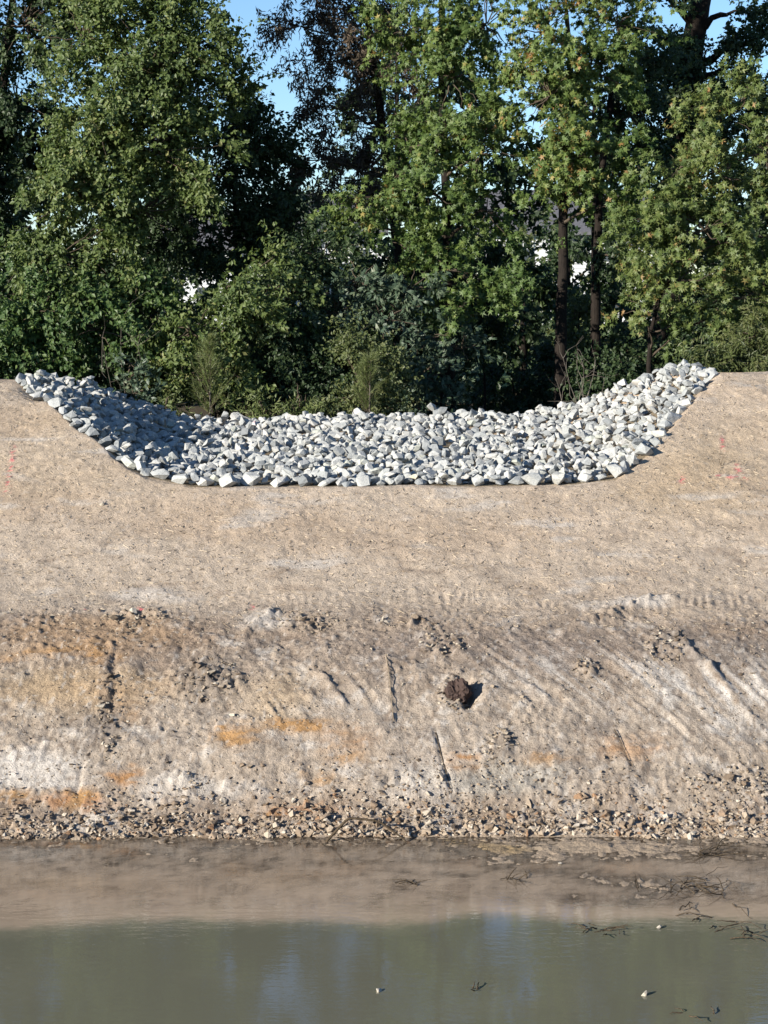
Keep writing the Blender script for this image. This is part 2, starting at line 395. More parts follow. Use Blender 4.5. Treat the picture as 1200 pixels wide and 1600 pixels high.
    mixc(pale, .55 * blob(U, V, 930, 1060, 260, 70, .9, .3, 20) * sstep(.15, .5, vnoise((U * .62 - V * .78) / 5, (U * .78 + V * .62) / 45, 114)))
    mixc(rust, .75 * blob(U, V, 90, 1262, 150, 24, .8, .5, 21) * sstep(-.3, .3, n2)); mixc(rust, .6 * blob(U, V, 470, 1272, 80, 14, .8, .5, 21))
    mixc(C(.30, .285, .25), .55 * blob(U, V, 790, 1215, 150, 34, .8, .5, 22))
    # marking paint
    pink = C(.62, .10, .13)
    sp = sstep(.05, .35, vnoise(x * 28, y * 28, 120))
    for (u1, v1, u2, v2, w) in ((22, 700, 10, 770, 4), (1128, 683, 1130, 700, 3), (1120, 745, 1165, 748, 3), (1150, 728, 1160, 745, 4), (1062, 748, 1068, 752, 4), (217, 949, 222, 950, 3), (131, 951, 133, 951, 2.5), (392, 948, 396, 948, 3)):
        mixc(pink, .75 * seg(u1, v1, u2, v2, w) * sp)
    # grain of the soil itself
    gk = .38 + .62 * lower
    c *= (1 + gk * (.20 * n3 + .18 * n4) + .12 * n2)[..., None]
    fleck = sstep(.45, .8, vnoise(x * 30, y * 22, 140)); mixc(brown * .8, (.16 + .42 * lower) * fleck * (1 - under)); mixc(pale, (.22 + .25 * lower) * sstep(.55, .85, vnoise(x * 26, y * 20, 141)) * (1 - under))
    # submerged mud
    mud = C(.34, .265, .19)
    mixc(mud * (1 + .18 * n2)[..., None] if False else mud, under)
    mixc(C(.33, .26, .185), under * .5 * sstep(.1, .5, fbm(x * 1.5, y * 2.5, 130, 4)))
    mixc(C(.30, .20, .07), under * .55 * (blob(U, V, 860, 1420, 40, 14, .8, .4, 17) + blob(U, V, 780, 1330, 70, 14, .8, .4, 17) + blob(U, V, 720, 1318, 60, 8, .8, .4, 17)))
    mixc(dark, under * .4 * sstep(.2, .5, fbm(x * 3.5, y * 4.5, 131, 4)))
    dz = dz * (1 - under) * (1 - covered) + under * (.020 * n2 + .016 * n3 + .008 * n4)
    dz += mud_z(x, y) * under
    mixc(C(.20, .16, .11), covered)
    return dz, np.concatenate([np.clip(c, .01, .95), np.ones(x.shape + (1,))], -1), (U, V)

def grid_mesh(name, xs, ys, zfun_out):
    nx, ny = len(xs), len(ys)
    X, Y = np.meshgrid(xs, ys)
    Z, Cc = zfun_out(X, Y)
    V = np.stack([X, Y, Z], -1).reshape(-1, 3)
    i = np.arange(ny - 1)[:, None] * nx; j = np.arange(nx - 1)[None, :]
    F = np.stack([i + j, i + j + 1, i + nx + j + 1, i + nx + j], -1).reshape(-1, 4)
    return mesh_np(name, V, F, True, {'tint': Cc.reshape(-1, 4)})

M_soil = mat_ground('bare_soil', bump=.8)
BX0, BX1, BY0, BY1 = -7.0, 7.0, 13.6, 33.4
ys_bank = np.concatenate([np.arange(BY0, 19.4, .05), np.arange(19.4, 24.2, .0205), np.arange(24.2, 31.2, .030), np.arange(31.2, BY1 + .02, .06)])
xs_bank = np.arange(BX0, BX1 + .01, .023)
def bank_fun(X, Y):
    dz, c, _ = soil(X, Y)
    edge = np.minimum.reduce([X - BX0, BX1 - X, Y - BY0, BY1 - Y])
    k = sstep(0, .35, edge)
    BANKZ.append(base_z(X, Y) + dz * k - .10 * (1 - k))
    return BANKZ[0], c
BANKZ = []
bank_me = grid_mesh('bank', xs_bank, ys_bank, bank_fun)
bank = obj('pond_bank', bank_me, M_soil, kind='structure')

def ground_fun(X, Y):
    inside = sstep(0, .5, np.minimum.reduce([X - BX0, BX1 - X, Y - BY0, BY1 - Y]))
    n = fbm(X * .8, Y * .8, 200, 4)
    Z = base_z(X, Y) + .05 * n * (1 - inside) - .38 * inside
    c = np.empty(X.shape + (4,)); c[..., 3] = 1
    soilc = np.array([.40, .305, .21]); litter = np.array([.075, .058, .035]); lawn = np.array([.10, .14, .045])
    a = sstep(34.6, 36.0, Y + .5 * n)[..., None]; b = sstep(52, 60, Y + 3 * n)[..., None]
    w = sstep(1.0, -.2, np.abs(Y - 15) / 5 - .2)[..., None]
    cc = soilc * (1 - a) + litter * a; cc = cc * (1 - b) + lawn * b
    cc = cc * (1 - w) + np.array([.225, .165, .11]) * w
    c[..., :3] = cc * (1 + .25 * n)[..., None]
    return Z, c
def spread(core_lo, core_hi, step, far, n):
    g = np.geomspace(1, far, n)
    return np.concatenate([core_lo - g[::-1] * 1.0, np.arange(core_lo, core_hi, step), core_hi + g])
ground = obj('ground', grid_mesh('ground', spread(-26, 26, .5, 900, 26), spread(-10, 60, .35, 900, 26), ground_fun), mat_ground('earth_and_litter', bump=.6, scale=.5), kind='structure')

def surf(x, y):
    """height of the finished bank surface"""
    x = np.atleast_1d(np.asarray(x, float)); y = np.atleast_1d(np.asarray(y, float)); Zg = BANKZ[0]
    i = np.clip(np.searchsorted(xs_bank, x) - 1, 0, len(xs_bank) - 2); j = np.clip(np.searchsorted(ys_bank, y) - 1, 0, len(ys_bank) - 2)
    tx = np.clip((x - xs_bank[i]) / (xs_bank[i + 1] - xs_bank[i]), 0, 1); ty = np.clip((y - ys_bank[j]) / (ys_bank[j + 1] - ys_bank[j]), 0, 1)
    return (Zg[j, i] * (1 - tx) + Zg[j, i + 1] * tx) * (1 - ty) + (Zg[j + 1, i] * (1 - tx) + Zg[j + 1, i + 1] * tx) * ty

_ty = np.arange(13.0, 33.0, .004)
def ground_at(px, py):
    """where the sight line of a photo pixel meets the bank (coarse profile)"""
    a, b = (px - 600) / FPX, (800 - py) / FPX
    d = np.array([a, CP + b * SP, -SP + b * CP]); t = _ty / d[1]
    zz = CAM_Z + d[2] * t; xx = d[0] * t
    g = np.maximum(base_z(xx, _ty), 0.0)
    i = np.argmax(zz <= g)
    return np.array([xx[i], _ty[i]])

# ------------------------------------------------------------------ water
def mat_water():
    m, nt = new_mat('muddy_pond_water'); L = nt.links.new
    geo = nd(nt, 'ShaderNodeNewGeometry')
    a = nd(nt, 'ShaderNodeAttribute', attribute_name='turbid')
    n = nd(nt, 'ShaderNodeTexNoise', Scale=.8, Detail=5.0, Roughness=.6); L(geo.outputs['Position'], n.inputs['Vector'])
    dp = nd(nt, 'ShaderNodeAttribute', attribute_name='depth')
    nm = nd(nt, 'ShaderNodeMath', operation='MULTIPLY_ADD'); L(n.outputs['Fac'], nm.inputs[0]); nm.inputs[1].default_value = .5; nm.inputs[2].default_value = -.25
    ad = nd(nt, 'ShaderNodeMath', operation='ADD'); L(dp.outputs['Fac'], ad.inputs[0]); L(nm.outputs[0], ad.inputs[1])
    cr = ramp(nt, [(.0, (.43, .33, .235)), (.42, (.40, .31, .22)), (.75, (.185, .175, .122)), (1, (.150, .146, .102))]); L(ad.outputs[0], cr.inputs[0])  # silty tan shallows, paled further to stand in for the bank's reflection
    df = nd(nt, 'ShaderNodeBsdfDiffuse'); L(cr.outputs[0], df.inputs['Color'])
    tr = nd(nt, 'ShaderNodeBsdfTransparent'); tr.inputs['Color'].default_value = (.90, .85, .74, 1)
    body = nd(nt, 'ShaderNodeMixShader'); L(a.outputs['Fac'], body.inputs[0]); L(tr.outputs[0], body.inputs[1]); L(df.outputs[0], body.inputs[2])
    # ripples: long across the view, with a calmer broad swell
    mp = nd(nt, 'ShaderNodeMapping'); mp.inputs['Scale'].default_value = (1.0, 2.6, 1); L(geo.outputs['Position'], mp.inputs['Vector'])
    w1 = nd(nt, 'ShaderNodeTexNoise', Scale=5.5, Detail=3.0, Roughness=.55); L(mp.outputs[0], w1.inputs['Vector'])
    w2 = nd(nt, 'ShaderNodeTexNoise', Scale=.7, Detail=2.0); L(geo.outputs['Position'], w2.inputs['Vector'])
    pw = nd(nt, 'ShaderNodeMapRange'); pw.inputs[1].default_value = .4; pw.inputs[2].default_value = .65; pw.inputs[3].default_value = .22; pw.inputs[4].default_value = .8
    L(w2.outputs['Fac'], pw.inputs[0])
    hm = nd(nt, 'ShaderNodeMath', operation='MULTIPLY'); L(w1.outputs['Fac'], hm.inputs[0]); L(pw.outputs[0], hm.inputs[1])
    bp = nd(nt, 'ShaderNodeBump', Strength=.27, Distance=.010); L(hm.outputs[0], bp.inputs['Height'])
    gl = nd(nt, 'ShaderNodeBsdfGlossy', Roughness=.006); L(bp.outputs[0], gl.inputs['Normal'])
    fr = nd(nt, 'ShaderNodeFresnel', IOR=1.85); L(bp.outputs[0], fr.inputs['Normal'])
    mx = nd(nt, 'ShaderNodeMixShader'); L(fr.outputs[0], mx.inputs[0]); L(body.outputs[0], mx.inputs[1]); L(gl.outputs[0], mx.inputs[2])
    o = nd(nt, 'ShaderNodeOutputMaterial'); L(mx.outputs[0], o.inputs['Surface'])
    return m
wx = np.concatenate([-7 - np.geomspace(1, 500, 14)[::-1], np.arange(-7, 7.01, .06), 7 + np.geomspace(1, 500, 14)])
wy = np.concatenate([np.arange(9.6, 13.6, .2), np.arange(13.6, 20.75, .05)])
WX, WY = np.meshgrid(wx, wy)
depth = np.where((np.abs(WX) > 6.5) | (WY < 13.9), np.maximum(0, -base_z(WX, WY)), np.maximum(0, -surf(WX.ravel(), WY.ravel()).reshape(WX.shape)))
turb = .96 * (1 - np.exp(-depth * 32.0)); dnorm = np.clip(depth / .22, 0, 1)
nx, ny = len(wx), len(wy)
ii = np.arange(ny - 1)[:, None] * nx; jj = np.arange(nx - 1)[None, :]
water = obj('pond_water', mesh_np('pond_water', np.stack([WX, WY, 0 * WX], -1).reshape(-1, 3),
            np.stack([ii + jj, ii + jj + 1, ii + nx + jj + 1, ii + nx + jj], -1).reshape(-1, 4), True, {'turbid': turb.ravel(), 'depth': dnorm.ravel()}), mat_water(), kind='structure')

# ------------------------------------------------------------------ stones: angular hull shapes
def rock_hull(r, npts=15, flat=(1, .8, .62), cuts=3):
    P = norm(r.normal(0, 1, (npts, 3))) * r.uniform(.82, 1.0, (npts, 1))
    for _ in range(cuts):                                  # split faces as a crusher leaves them
        n = norm(r.normal(0, 1, (1, 3)))[0]; d = r.uniform(.42, .66)
        s = P @ n; P = P - np.maximum(0, s - d)[:, None] * n
    P = P * np.array(flat)
    bm = bmesh.new()
    for p in P: bm.verts.new(p)
    res = bmesh.ops.convex_hull(bm, input=bm.verts)
    junk = [g for g in res['geom_interior'] + res['geom_unused'] if isinstance(g, bmesh.types.BMVert)]
    if junk: bmesh.ops.delete(bm, geom=list(set(junk)), context='VERTS')
    bmesh.ops.recalc_face_normals(bm, faces=bm.faces)
    bm.verts.index_update()
    V = np.array([v.co[:] for v in bm.verts]); F = np.array([[v.index for v in f.verts] for f in bm.faces])
    bm.free()
    return V, F

rr = np.random.default_rng(5)
ROCKS = [rock_hull(rr, int(rr.integers(17, 26)), (1, rr.uniform(.55, .9), rr.uniform(.42, .75)), int(rr.integers(3, 7))) for _ in range(30)]
ROCK_ME = [mesh_np('stone', V, F) for V, F in ROCKS]

def rot_rand(r, tilt=.5):
    rz = r.uniform(0, 2 * math.pi)
    return (Matrix.Rotation(rz, 3, 'Z') @ Matrix.Rotation(r.normal(0, tilt), 3, 'X') @ Matrix.Rotation(r.normal(0, tilt), 3, 'Y') @ Matrix.Rotation(r.uniform(0, 6.28), 3, 'Z'))

# heightfield packing: each stone is dropped where it lies lowest and comes to rest on those below
GS = .03; GX0, GY0 = -6.8, 26.2
gx = np.arange(GX0, 6.3, GS); gy = np.arange(GY0, 36.6, GS)
GXX, GYY = np.meshgrid(gx, gy)
ground_h = base_z(GXX, GYY)
HF = ground_h.copy()
placed = []
def try_place(k, Rm, s, x, y):
    V, F = ROCKS[k]; W = (V @ np.array(Rm).T) * s
    lo, hi = W.min(0), W.max(0)
    i0 = int((x + lo[0] - GX0) / GS) + 1; i1 = int((x + hi[0] - GX0) / GS) + 1
    j0 = int((y + lo[1] - GY0) / GS) + 1; j1 = int((y + hi[1] - GY0) / GS) + 1
    if i0 < 0 or j0 < 0 or i1 > len(gx) or j1 > len(gy) or i1 <= i0 or j1 <= j0: return None
    A, B, Cv = W[F[:, 0]], W[F[:, 1]], W[F[:, 2]]
    N = np.cross(B - A, Cv - A); d = (N * A).sum(1)
    XX = (gx[i0:i1] - x)[None, :]; YY = (gy[j0:j1] - y)[:, None]
    up = N[:, 2] > 1e-9; dn = N[:, 2] < -1e-9
    zt = np.min([(d[q] - N[q, 0] * XX - N[q, 1] * YY) / N[q, 2] for q in np.where(up)[0]], 0)
    zb = np.max([(d[q] - N[q, 0] * XX - N[q, 1] * YY) / N[q, 2] for q in np.where(dn)[0]], 0)
    ins = zt > zb
    if ins.sum() < 3: return None
    gap = (HF[j0:j1, i0:i1] - zb)[ins]
    z = np.percentile(gap, 80)
    return z, (j0, j1, i0, i1), zt, ins, W
def commit(k, Rm, s, x, y, res):
    z, (j0, j1, i0, i1), zt, ins, W = res
    sl = HF[j0:j1, i0:i1]
    HF[j0:j1, i0:i1] = np.where(ins, np.maximum(sl, zt + z), sl)
    placed.append((k, Rm, s, x, y, z, W + np.array([x, y, z])))
# the front row, laid along the lower edge, then the field
xe = -5.86
while xe < 5.34:
    s = rr.uniform(.13, .225); k = int(rr.integers(len(ROCKS)))
    slope = float(y_front(xe + .1) - y_front(xe - .1)) / .2
    Rm = rot_rand(rr, .22); y = float(y_front(xe)) + .17 + rr.uniform(-.03, .06)
    res = try_place(k, Rm, s, xe, y)
    if res: commit(k, Rm, s, xe, y, res)
    xe += s * 1.75 / math.hypot(1, slope)
xb = -5.9
cand_n = 7
for n in range(3900):
    big = n < 2500
    s = rr.uniform(.07, .15) if big else rr.uniform(.05, .10)
    if rr.random() < .08: s *= 1.35
    k = int(rr.integers(len(ROCKS))); Rm = rot_rand(rr, .32)
    best = None
    for _ in range(cand_n if big else 4):
        x = rr.uniform(-5.95, 5.45); y = rr.uniform(27.0, 35.6)
        if y < y_front(x) + (.22 if abs(x + .03) < 2.9 else .31): continue
        res = try_place(k, Rm, s, x, y)
        if res is None: continue
        gi, gj = int((x - GX0) / GS), int((y - GY0) / GS)
        h = res[0] - ground_h[gj, gi]
        edge = .05 * max(0, abs(x + .3) - 5.3)
        if best is None or h + edge < best[0]: best = (h + edge, x, y, res)
    if best and best[0] < .34: commit(k, Rm, s, best[1], best[2], best[3])

# close the last bare patches
bare_ok = (GYY > y_front(GXX) + .16) & (GXX > -5.9) & (GXX < 5.38) & (GYY < 35.4)
for n in range(90):
    bi = np.flatnonzero(bare_ok & (HF - ground_h < .04))
    if len(bi) < 40: break
    for b in rr.choice(bi, 30):
        x, y = float(GXX.flat[b]), float(GYY.flat[b])
        s = rr.uniform(.09, .15); k = int(rr.integers(len(ROCKS))); Rm = rot_rand(rr, .4); res = try_place(k, Rm, s, x, y)
        if res and res[0] - float(ground_h.flat[b]) < .36: commit(k, Rm, s, x, y, res)

# which stones show most: splat their surfaces into a coarse depth buffer seen from the camera
zb_ = np.full((700, 560), 1e9); idb = np.full((700, 560), -1)
for q, p in enumerate(placed):
    V, F = ROCKS[p[0]]; W = p[6]
    T = W[F]
    for wts in ((1/3, 1/3, 1/3), (.6, .2, .2), (.2, .6, .2), (.2, .2, .6), (.48, .48, .04), (.04, .48, .48), (.48, .04, .48), (.9, .05, .05), (.05, .9, .05), (.05, .05, .9)):
        S = T[:, 0] * wts[0] + T[:, 1] * wts[1] + T[:, 2] * wts[2]
        u, v, dp = proj(S[:, 0], S[:, 1], S[:, 2])
        iu = (u / 4 + 100).astype(int); iv = ((v - 500) / 3).astype(int)
        ok = (iu >= 0) & (iu < 560) & (iv >= 0) & (iv < 700)
        for a_, b_, d_ in zip(iv[ok], iu[ok], dp[ok]):
            if d_ < zb_[a_, b_]: zb_[a_, b_] = d_; idb[a_, b_] = q
inframe = idb[:, 100:400]
counts = np.bincount(inframe[inframe >= 0], minlength=len(placed))
vis_all = np.bincount(idb[idb >= 0], minlength=len(placed))
order = np.argsort(-counts)
singles = set(order[:300].tolist())

STONE_STOPS = [(0, (.15, .16, .165)), (.08, (.24, .252, .252)), (.30, (.305, .315, .308)), (.64, (.365, .37, .355)), (.92, (.42, .412, .385)), (1, (.33, .345, .30))]
M_stone = mat_stone('grey_granite', STONE_STOPS, 'object')
M_stone_fill = mat_stone('grey_granite_fill', STONE_STOPS, 'attr')
M_cream = mat_stone('cream_stone', [(0, (.55, .50, .38)), (1, (.60, .55, .43))], 'object', spot=(.3, .24, .14), spot_amt=.3)
M_pink = mat_stone('paint_marked_stone', [(0, (.42, .40, .39)), (1, (.44, .42, .41))], 'object', spot=(.60, .14, .19), spot_amt=1.0, nscale=7)
for me in ROCK_ME: me.materials.append(M_stone)
riprap = empty('riprap_lining', (0, 27.0, 3.06), label='broad bed of loose grey riprap stones lining the notch in the dam', category='riprap')
def nearest_single(px, py):
    best = None
    for q in singles:
        u, v, _ = proj(*placed[q][3:6]); d = (u - px) ** 2 + (v - py) ** 2
        if best is None or d < best[0]: best = (d, q)
    return best[1]
q_cream = nearest_single(650, 742)
if_pink = [q for q in range(len(placed)) if counts[q] > 2]
q_pink = min(if_pink, key=lambda q: (proj(*placed[q][3:6])[0] - 400) ** 2 + (proj(*placed[q][3:6])[1] - 653) ** 2)
singles.add(q_pink)
fV, fF, fR, off = [], [], [], 0
for q, (k, Rm, s, x, y, z, W) in enumerate(placed):
    if q in singles:
        me = ROCK_ME[k]
        if q in (q_cream, q_pink):
            me = me.copy(); me.materials.clear(); me.materials.append(M_cream if q == q_cream else M_pink)
        o = obj('stone', me, None, riprap)
        o.matrix_local = Matrix.Translation((x, y - 27.0, z - 3.06)) @ Rm.to_4x4() @ Matrix.Scale(s, 4)
        if q == q_cream: o['label'] = 'cream coloured stone in the front row'
        if q == q_pink: o['label'] = 'stone with pink marking paint at the back edge'
    elif vis_all[q] > 0 or y > 34.6:
        V, F = ROCKS[k]
        fV.append(W - np.array([0, 27.0, 3.06])); fF.append(F + off); fR.append(np.full(len(V), rr.random())); off += len(V)
obj('stone_fill', mesh_np('stone_fill', np.concatenate(fV), np.concatenate(fF), False, {'rnd': np.concatenate(fR)}), M_stone_fill, riprap, kind='stuff')

# ------------------------------------------------------------------ rubble at the toe, crumbs and straw on the face
def scatter_rocks(name, pts, sizes, mat, r, sink=.25, attr=None, flat=.7):
    Vs, Fs, Rs, off = [], [], [], 0
    for (x, y, z), s in zip(pts, sizes):
        V, F = SMALL[int(r.integers(len(SMALL)))]
        Rm = np.array(rot_rand(r, .6))
        W = (V @ Rm.T) * s * np.array([1, 1, flat]) + np.array([x, y, z + s * flat * (1 - 2 * sink) * .6])
        Vs.append(W); Fs.append(F + off); Rs.append(np.full(len(V), r.random())); off += len(V)
    return mesh_np(name, np.concatenate(Vs), np.concatenate(Fs), False, {'rnd': np.concatenate(Rs)})
SMALL = [rock_hull(rr, int(rr.integers(8, 12)), (1, rr.uniform(.6, .95), rr.uniform(.5, .85)), 2) for _ in range(14)]
SMALL_ME = [mesh_np('rubble_stone', V, F) for V, F in SMALL]
RUB = [(0, (.17, .125, .088)), (.35, (.25, .19, .135)), (.65, (.32, .26, .195)), (.92, (.45, .40, .33)), (.96, (.27, .165, .095)), (1, (.22, .13, .075))]
M_rub = mat_stone('bank_rubble', RUB, 'attr', spot=(.16, .11, .07), spot_amt=.4, nscale=20)
M_rub_o = mat_stone('bank_rubble_stone', RUB, 'object', spot=(.16, .11, .07), spot_amt=.4, nscale=20)
for me in SMALL_ME: me.materials.append(M_rub_o)

def sample_uv(n, u0, u1, v0, v1, r):
    """n random points on the bank whose reference coordinates fall in a box"""
    uu = r.uniform(u0, u1, n); vv = r.uniform(v0, v1, n)
    return np.array([ground_at(a, b) for a, b in zip(uu, vv)])
rb = np.random.default_rng(8)
# toe: y between 20.0 and 20.75
nT = 5200
tx = rb.uniform(-6.5, 6.5, nT); ty = 20.14 + np.abs(rb.normal(0, .36, nT)) + .08 * vnoise(tx * 1.3, tx * 0, 3)
keep = ty < 21.5; tx, ty = tx[keep], ty[keep]
tz = surf(tx, ty); ts = rb.uniform(.014, .042, len(tx)) * (1 + .8 * (rb.random(len(tx)) < .12))
obj('toe_rubble', scatter_rocks('toe_rubble', np.stack([tx, ty, tz], 1), ts, M_rub, rb), M_rub, kind='stuff')
sx = rb.uniform(-4.5, 4.5, 290); sy = 20.14 + np.abs(rb.normal(0, .25, 290)) + .06 * vnoise(sx * 1.3, sx * 0, 3); sz = surf(sx, sy)
for x, y, z in zip(sx, sy, sz):
    s = rb.uniform(.030, .072) * (.75 + .5 * rb.random())
    o = obj('stone', SMALL_ME[int(rb.integers(len(SMALL_ME)))], None, bank)
    o.matrix_local = Matrix.Translation((x, y, max(z, -.01) + s * .3)) @ rot_rand(rb, .6).to_4x4() @ Matrix.Scale(s, 4)
# crumbs over the lower face, denser in patches, and sparse on the upper face
cx = rb.uniform(-6.8, 6.8, 42000); cy = 20.4 + 10.4 * rb.random(42000) ** 1.35
cz0 = base_z(cx, cy); cu, cv, _ = proj(cx, cy, cz0)
dens = .06 + .10 * sstep(940, 990, cv) + .58 * sstep(955, 1000, cv) * sstep(-.1, .5, fbm(cx * 1.1, cy * 1.5, 303, 4))
boost = np.zeros(len(cx))
for (u0, v0, ru, rv) in ((325, 1062, 64, 46), (172, 1110, 22, 90), (780, 1170, 32, 40), (915, 1045, 24, 26), (1040, 1010, 40, 35), (690, 1005, 50, 22), (480, 970, 60, 20), (210, 965, 60, 18), (1140, 1220, 90, 36), (640, 975, 60, 14), (712, 1082, 42, 34)):
    inp = 1 - sstep(.6, 1.1, np.hypot((cu - u0) / ru, (cv - v0) / rv)); boost = np.maximum(boost, inp); dens = np.maximum(dens, .95 * inp)
okc = (rb.random(42000) < dens) & ~((cy > y_front(cx) - .05) & (cx > -6) & (cx < 5.5))
cx, cy = cx[okc], cy[okc]; cv = cv[okc]; boost = boost[okc]
cs = np.where(cv > 955, rb.uniform(.007, .026, len(cx)), rb.uniform(.004, .013, len(cx))) * (1 + 1.0 * (rb.random(len(cx)) < .05)) * (1 + .9 * boost)
M_crumb = mat_stone('soil_crumb', [(0, (.12, .088, .062)), (.4, (.22, .175, .13)), (.8, (.32, .265, .20)), (1, (.43, .39, .32))], 'attr', spot=(.14, .1, .07), spot_amt=.4, nscale=20)
obj('soil_crumbs', scatter_rocks('soil_crumbs', np.stack([cx, cy, surf(cx, cy)], 1), cs, M_crumb, rb, sink=.3), M_crumb, kind='stuff')
# straw and root shreds pressed into the upper face
nS = 11000
qx = rb.uniform(-6.8, 6.8, nS); qy = 23.2 + 7.8 * rb.random(nS); ok = ~((qy > y_front(qx) - .12) & (qx > -6.1) & (qx < 5.6)); qx, qy = qx[ok], qy[ok]; nS = len(qx)
qz = surf(qx, qy) + .006
ang = rb.normal(.25, .8, nS); ln = rb.uniform(.015, .07, nS) * (1 + .8 * (rb.random(nS) < .05)); wd = rb.uniform(.0025, .005, nS)
dxy = np.stack([np.cos(ang), np.sin(ang), .30 * np.sin(ang) + rb.normal(0, .12, nS)], 1); dxy = norm(dxy); sd = np.stack([-np.sin(ang), np.cos(ang), .3 * np.cos(ang)], 1); upv = np.tile([0, -.3, .95], (nS, 1))
P0 = np.stack([qx, qy, qz], 1)
corners = []
for e, sgn in ((-1, 0), (-1, 1), (-1, 2), (1, 0), (1, 1), (1, 2)):
    o3 = [sd * wd[:, None], -sd * wd[:, None], upv * (wd * 1.5)[:, None]][sgn]
    corners.append(P0 + dxy * (ln * e)[:, None] * .5 + o3 * (1 if e < 0 else .6))
SV = np.stack(corners, 1).reshape(-1, 3); b0 = np.arange(nS)[:, None] * 6
SF = np.concatenate([b0 + np.array(f) for f in ((0, 1, 4, 3), (1, 2, 5, 4), (2, 0, 3, 5))])
M_straw = mat_stone('straw', [(0, (.16, .115, .075)), (.5, (.36, .285, .20)), (1, (.47, .40, .30))], 'attr', spot_amt=.1)
obj('straw_litter', mesh_np('straw_litter', SV, SF, False, {'rnd': np.repeat(rb.random(nS), 6)}), M_straw, kind='stuff')

# ------------------------------------------------------------------ trees
LEAF = {   # templates in (along, across, normal), faces
    'oval': (np.array([[0, 0, 0], [.45, .30, .06], [1, 0, -.06], [.45, -.30, .06]]), np.array([[0, 2, 1], [0, 3, 2]])),
    'slim': (np.array([[0, 0, 0], [.4, .13, .03], [1, 0, -.12], [.4, -.13, .03]]), np.array([[0, 2, 1], [0, 3, 2]])),
    'needle': (np.array([[0, .022, 0], [0, -.022, 0], [1, 0, 0]]), np.array([[0, 1, 2]])),
    'fan': (np.array([[0, 0, 0], [.5, .22, .0], [1, .12, -.05], [.62, .0, .02], [1.05, -.14, -.05], [.5, -.24, 0]]), np.array([[0, 3, 1], [1, 3, 2], [0, 5, 3], [5, 4, 3]])),
}
def star():
    V = [[.28, 0, .03]]
    for k in range(5):
        a = math.radians(-124 + 62 * k); L = [.62, .8, .9, .8, .62][k]
        V.append([.28 + L * math.cos(a), L * math.sin(a), -.07])
        if k < 4:
            b = a + math.radians(31); V.append([.28 + .27 * math.cos(b), .27 * math.sin(b), .02])
    V.append([-.02, 0, .0])
    n = len(V); F = [[0, i, i + 1] for i in range(1, n - 1)] + [[0, n - 1, 1]]
    return np.array(V), np.array(F)
LEAF['star'] = star()

def leaf_mesh(name, pos, tip, nrm, size, tint, kind):
    T, F = LEAF[kind]; N = len(pos); K = len(T)
    tip = norm(tip); side = norm(np.cross(nrm, tip)); n2 = np.cross(tip, side)
    V = pos[:, None, :] + size[:, None, None] * (T[None, :, 0, None] * tip[:, None, :] + T[None, :, 1, None] * side[:, None, :] + T[None, :, 2, None] * n2[:, None, :])
    FF = (np.arange(N)[:, None, None] * K + F[None]).reshape(-1, F.shape[1])
    return mesh_np(name, V.reshape(-1, 3), FF, False, {'tint': np.repeat(tint, K)})

BARK = mat_bark('dark_shaded_bark', (.009, .007, .006), (.028, .022, .018))  # dark grey bark, with the trunks' canopy shade put into the colour
BARK_G = mat_bark('grey_bark', (.07, .06, .05), (.17, .15, .125))
TW = mat_bark('twig', (.05, .038, .028), (.12, .095, .07), 12)
MATS = {
    'olive': mat_leaf('olive_green_leaf', [(0, (.042, .068, .021)), (.4, (.082, .120, .035)), (.8, (.132, .168, .052)), (1, (.200, .200, .076))]),
    'green': mat_leaf('mid_green_leaf', [(0, (.032, .066, .022)), (.5, (.064, .112, .034)), (1, (.115, .160, .048))]),
    'deep': mat_leaf('deep_green_leaf', [(0, (.018, .036, .016)), (.6, (.038, .064, .024)), (1, (.068, .096, .036))]),
    'gum': mat_leaf('sweetgum_leaf', [(0, (.046, .084, .022)), (.5, (.094, .144, .038)), (.88, (.150, .190, .052)), (.95, (.24, .21, .06)), (1, (.26, .155, .055))]),
    'gumwarm': mat_leaf('sweetgum_leaf_warm', [(0, (.050, .082, .023)), (.5, (.104, .142, .040)), (.88, (.168, .190, .058)), (1, (.26, .16, .065))]),
    'brown': mat_leaf('withered_leaf', [(0, (0.034, 0.030, 0.021)), (.5, (0.067, 0.053, 0.037)), (.85, (0.098, 0.069, 0.046)), (1, (0.069, 0.098, 0.034))], trans=.15),
    'cedar': mat_leaf('cedar_spray', [(0, (0.030, 0.053, 0.034)), (.6, (0.060, 0.090, 0.053)), (1, (0.115, 0.136, 0.081))], trans=.12),
    'pine': mat_leaf('pine_needle', [(0, (0.069, 0.098, 0.029)), (.6, (0.121, 0.149, 0.052)), (1, (0.184, 0.190, 0.075))], trans=.2),
    'weed': mat_leaf('weed_leaf', [(0, (0.052, 0.075, 0.025)), (.5, (0.094, 0.115, 0.039)), (1, (0.144, 0.149, 0.060))]),
    'yellow': mat_leaf('yellow_leaf', [(0, (.30, .24, .03)), (1, (.52, .42, .05))]),
}

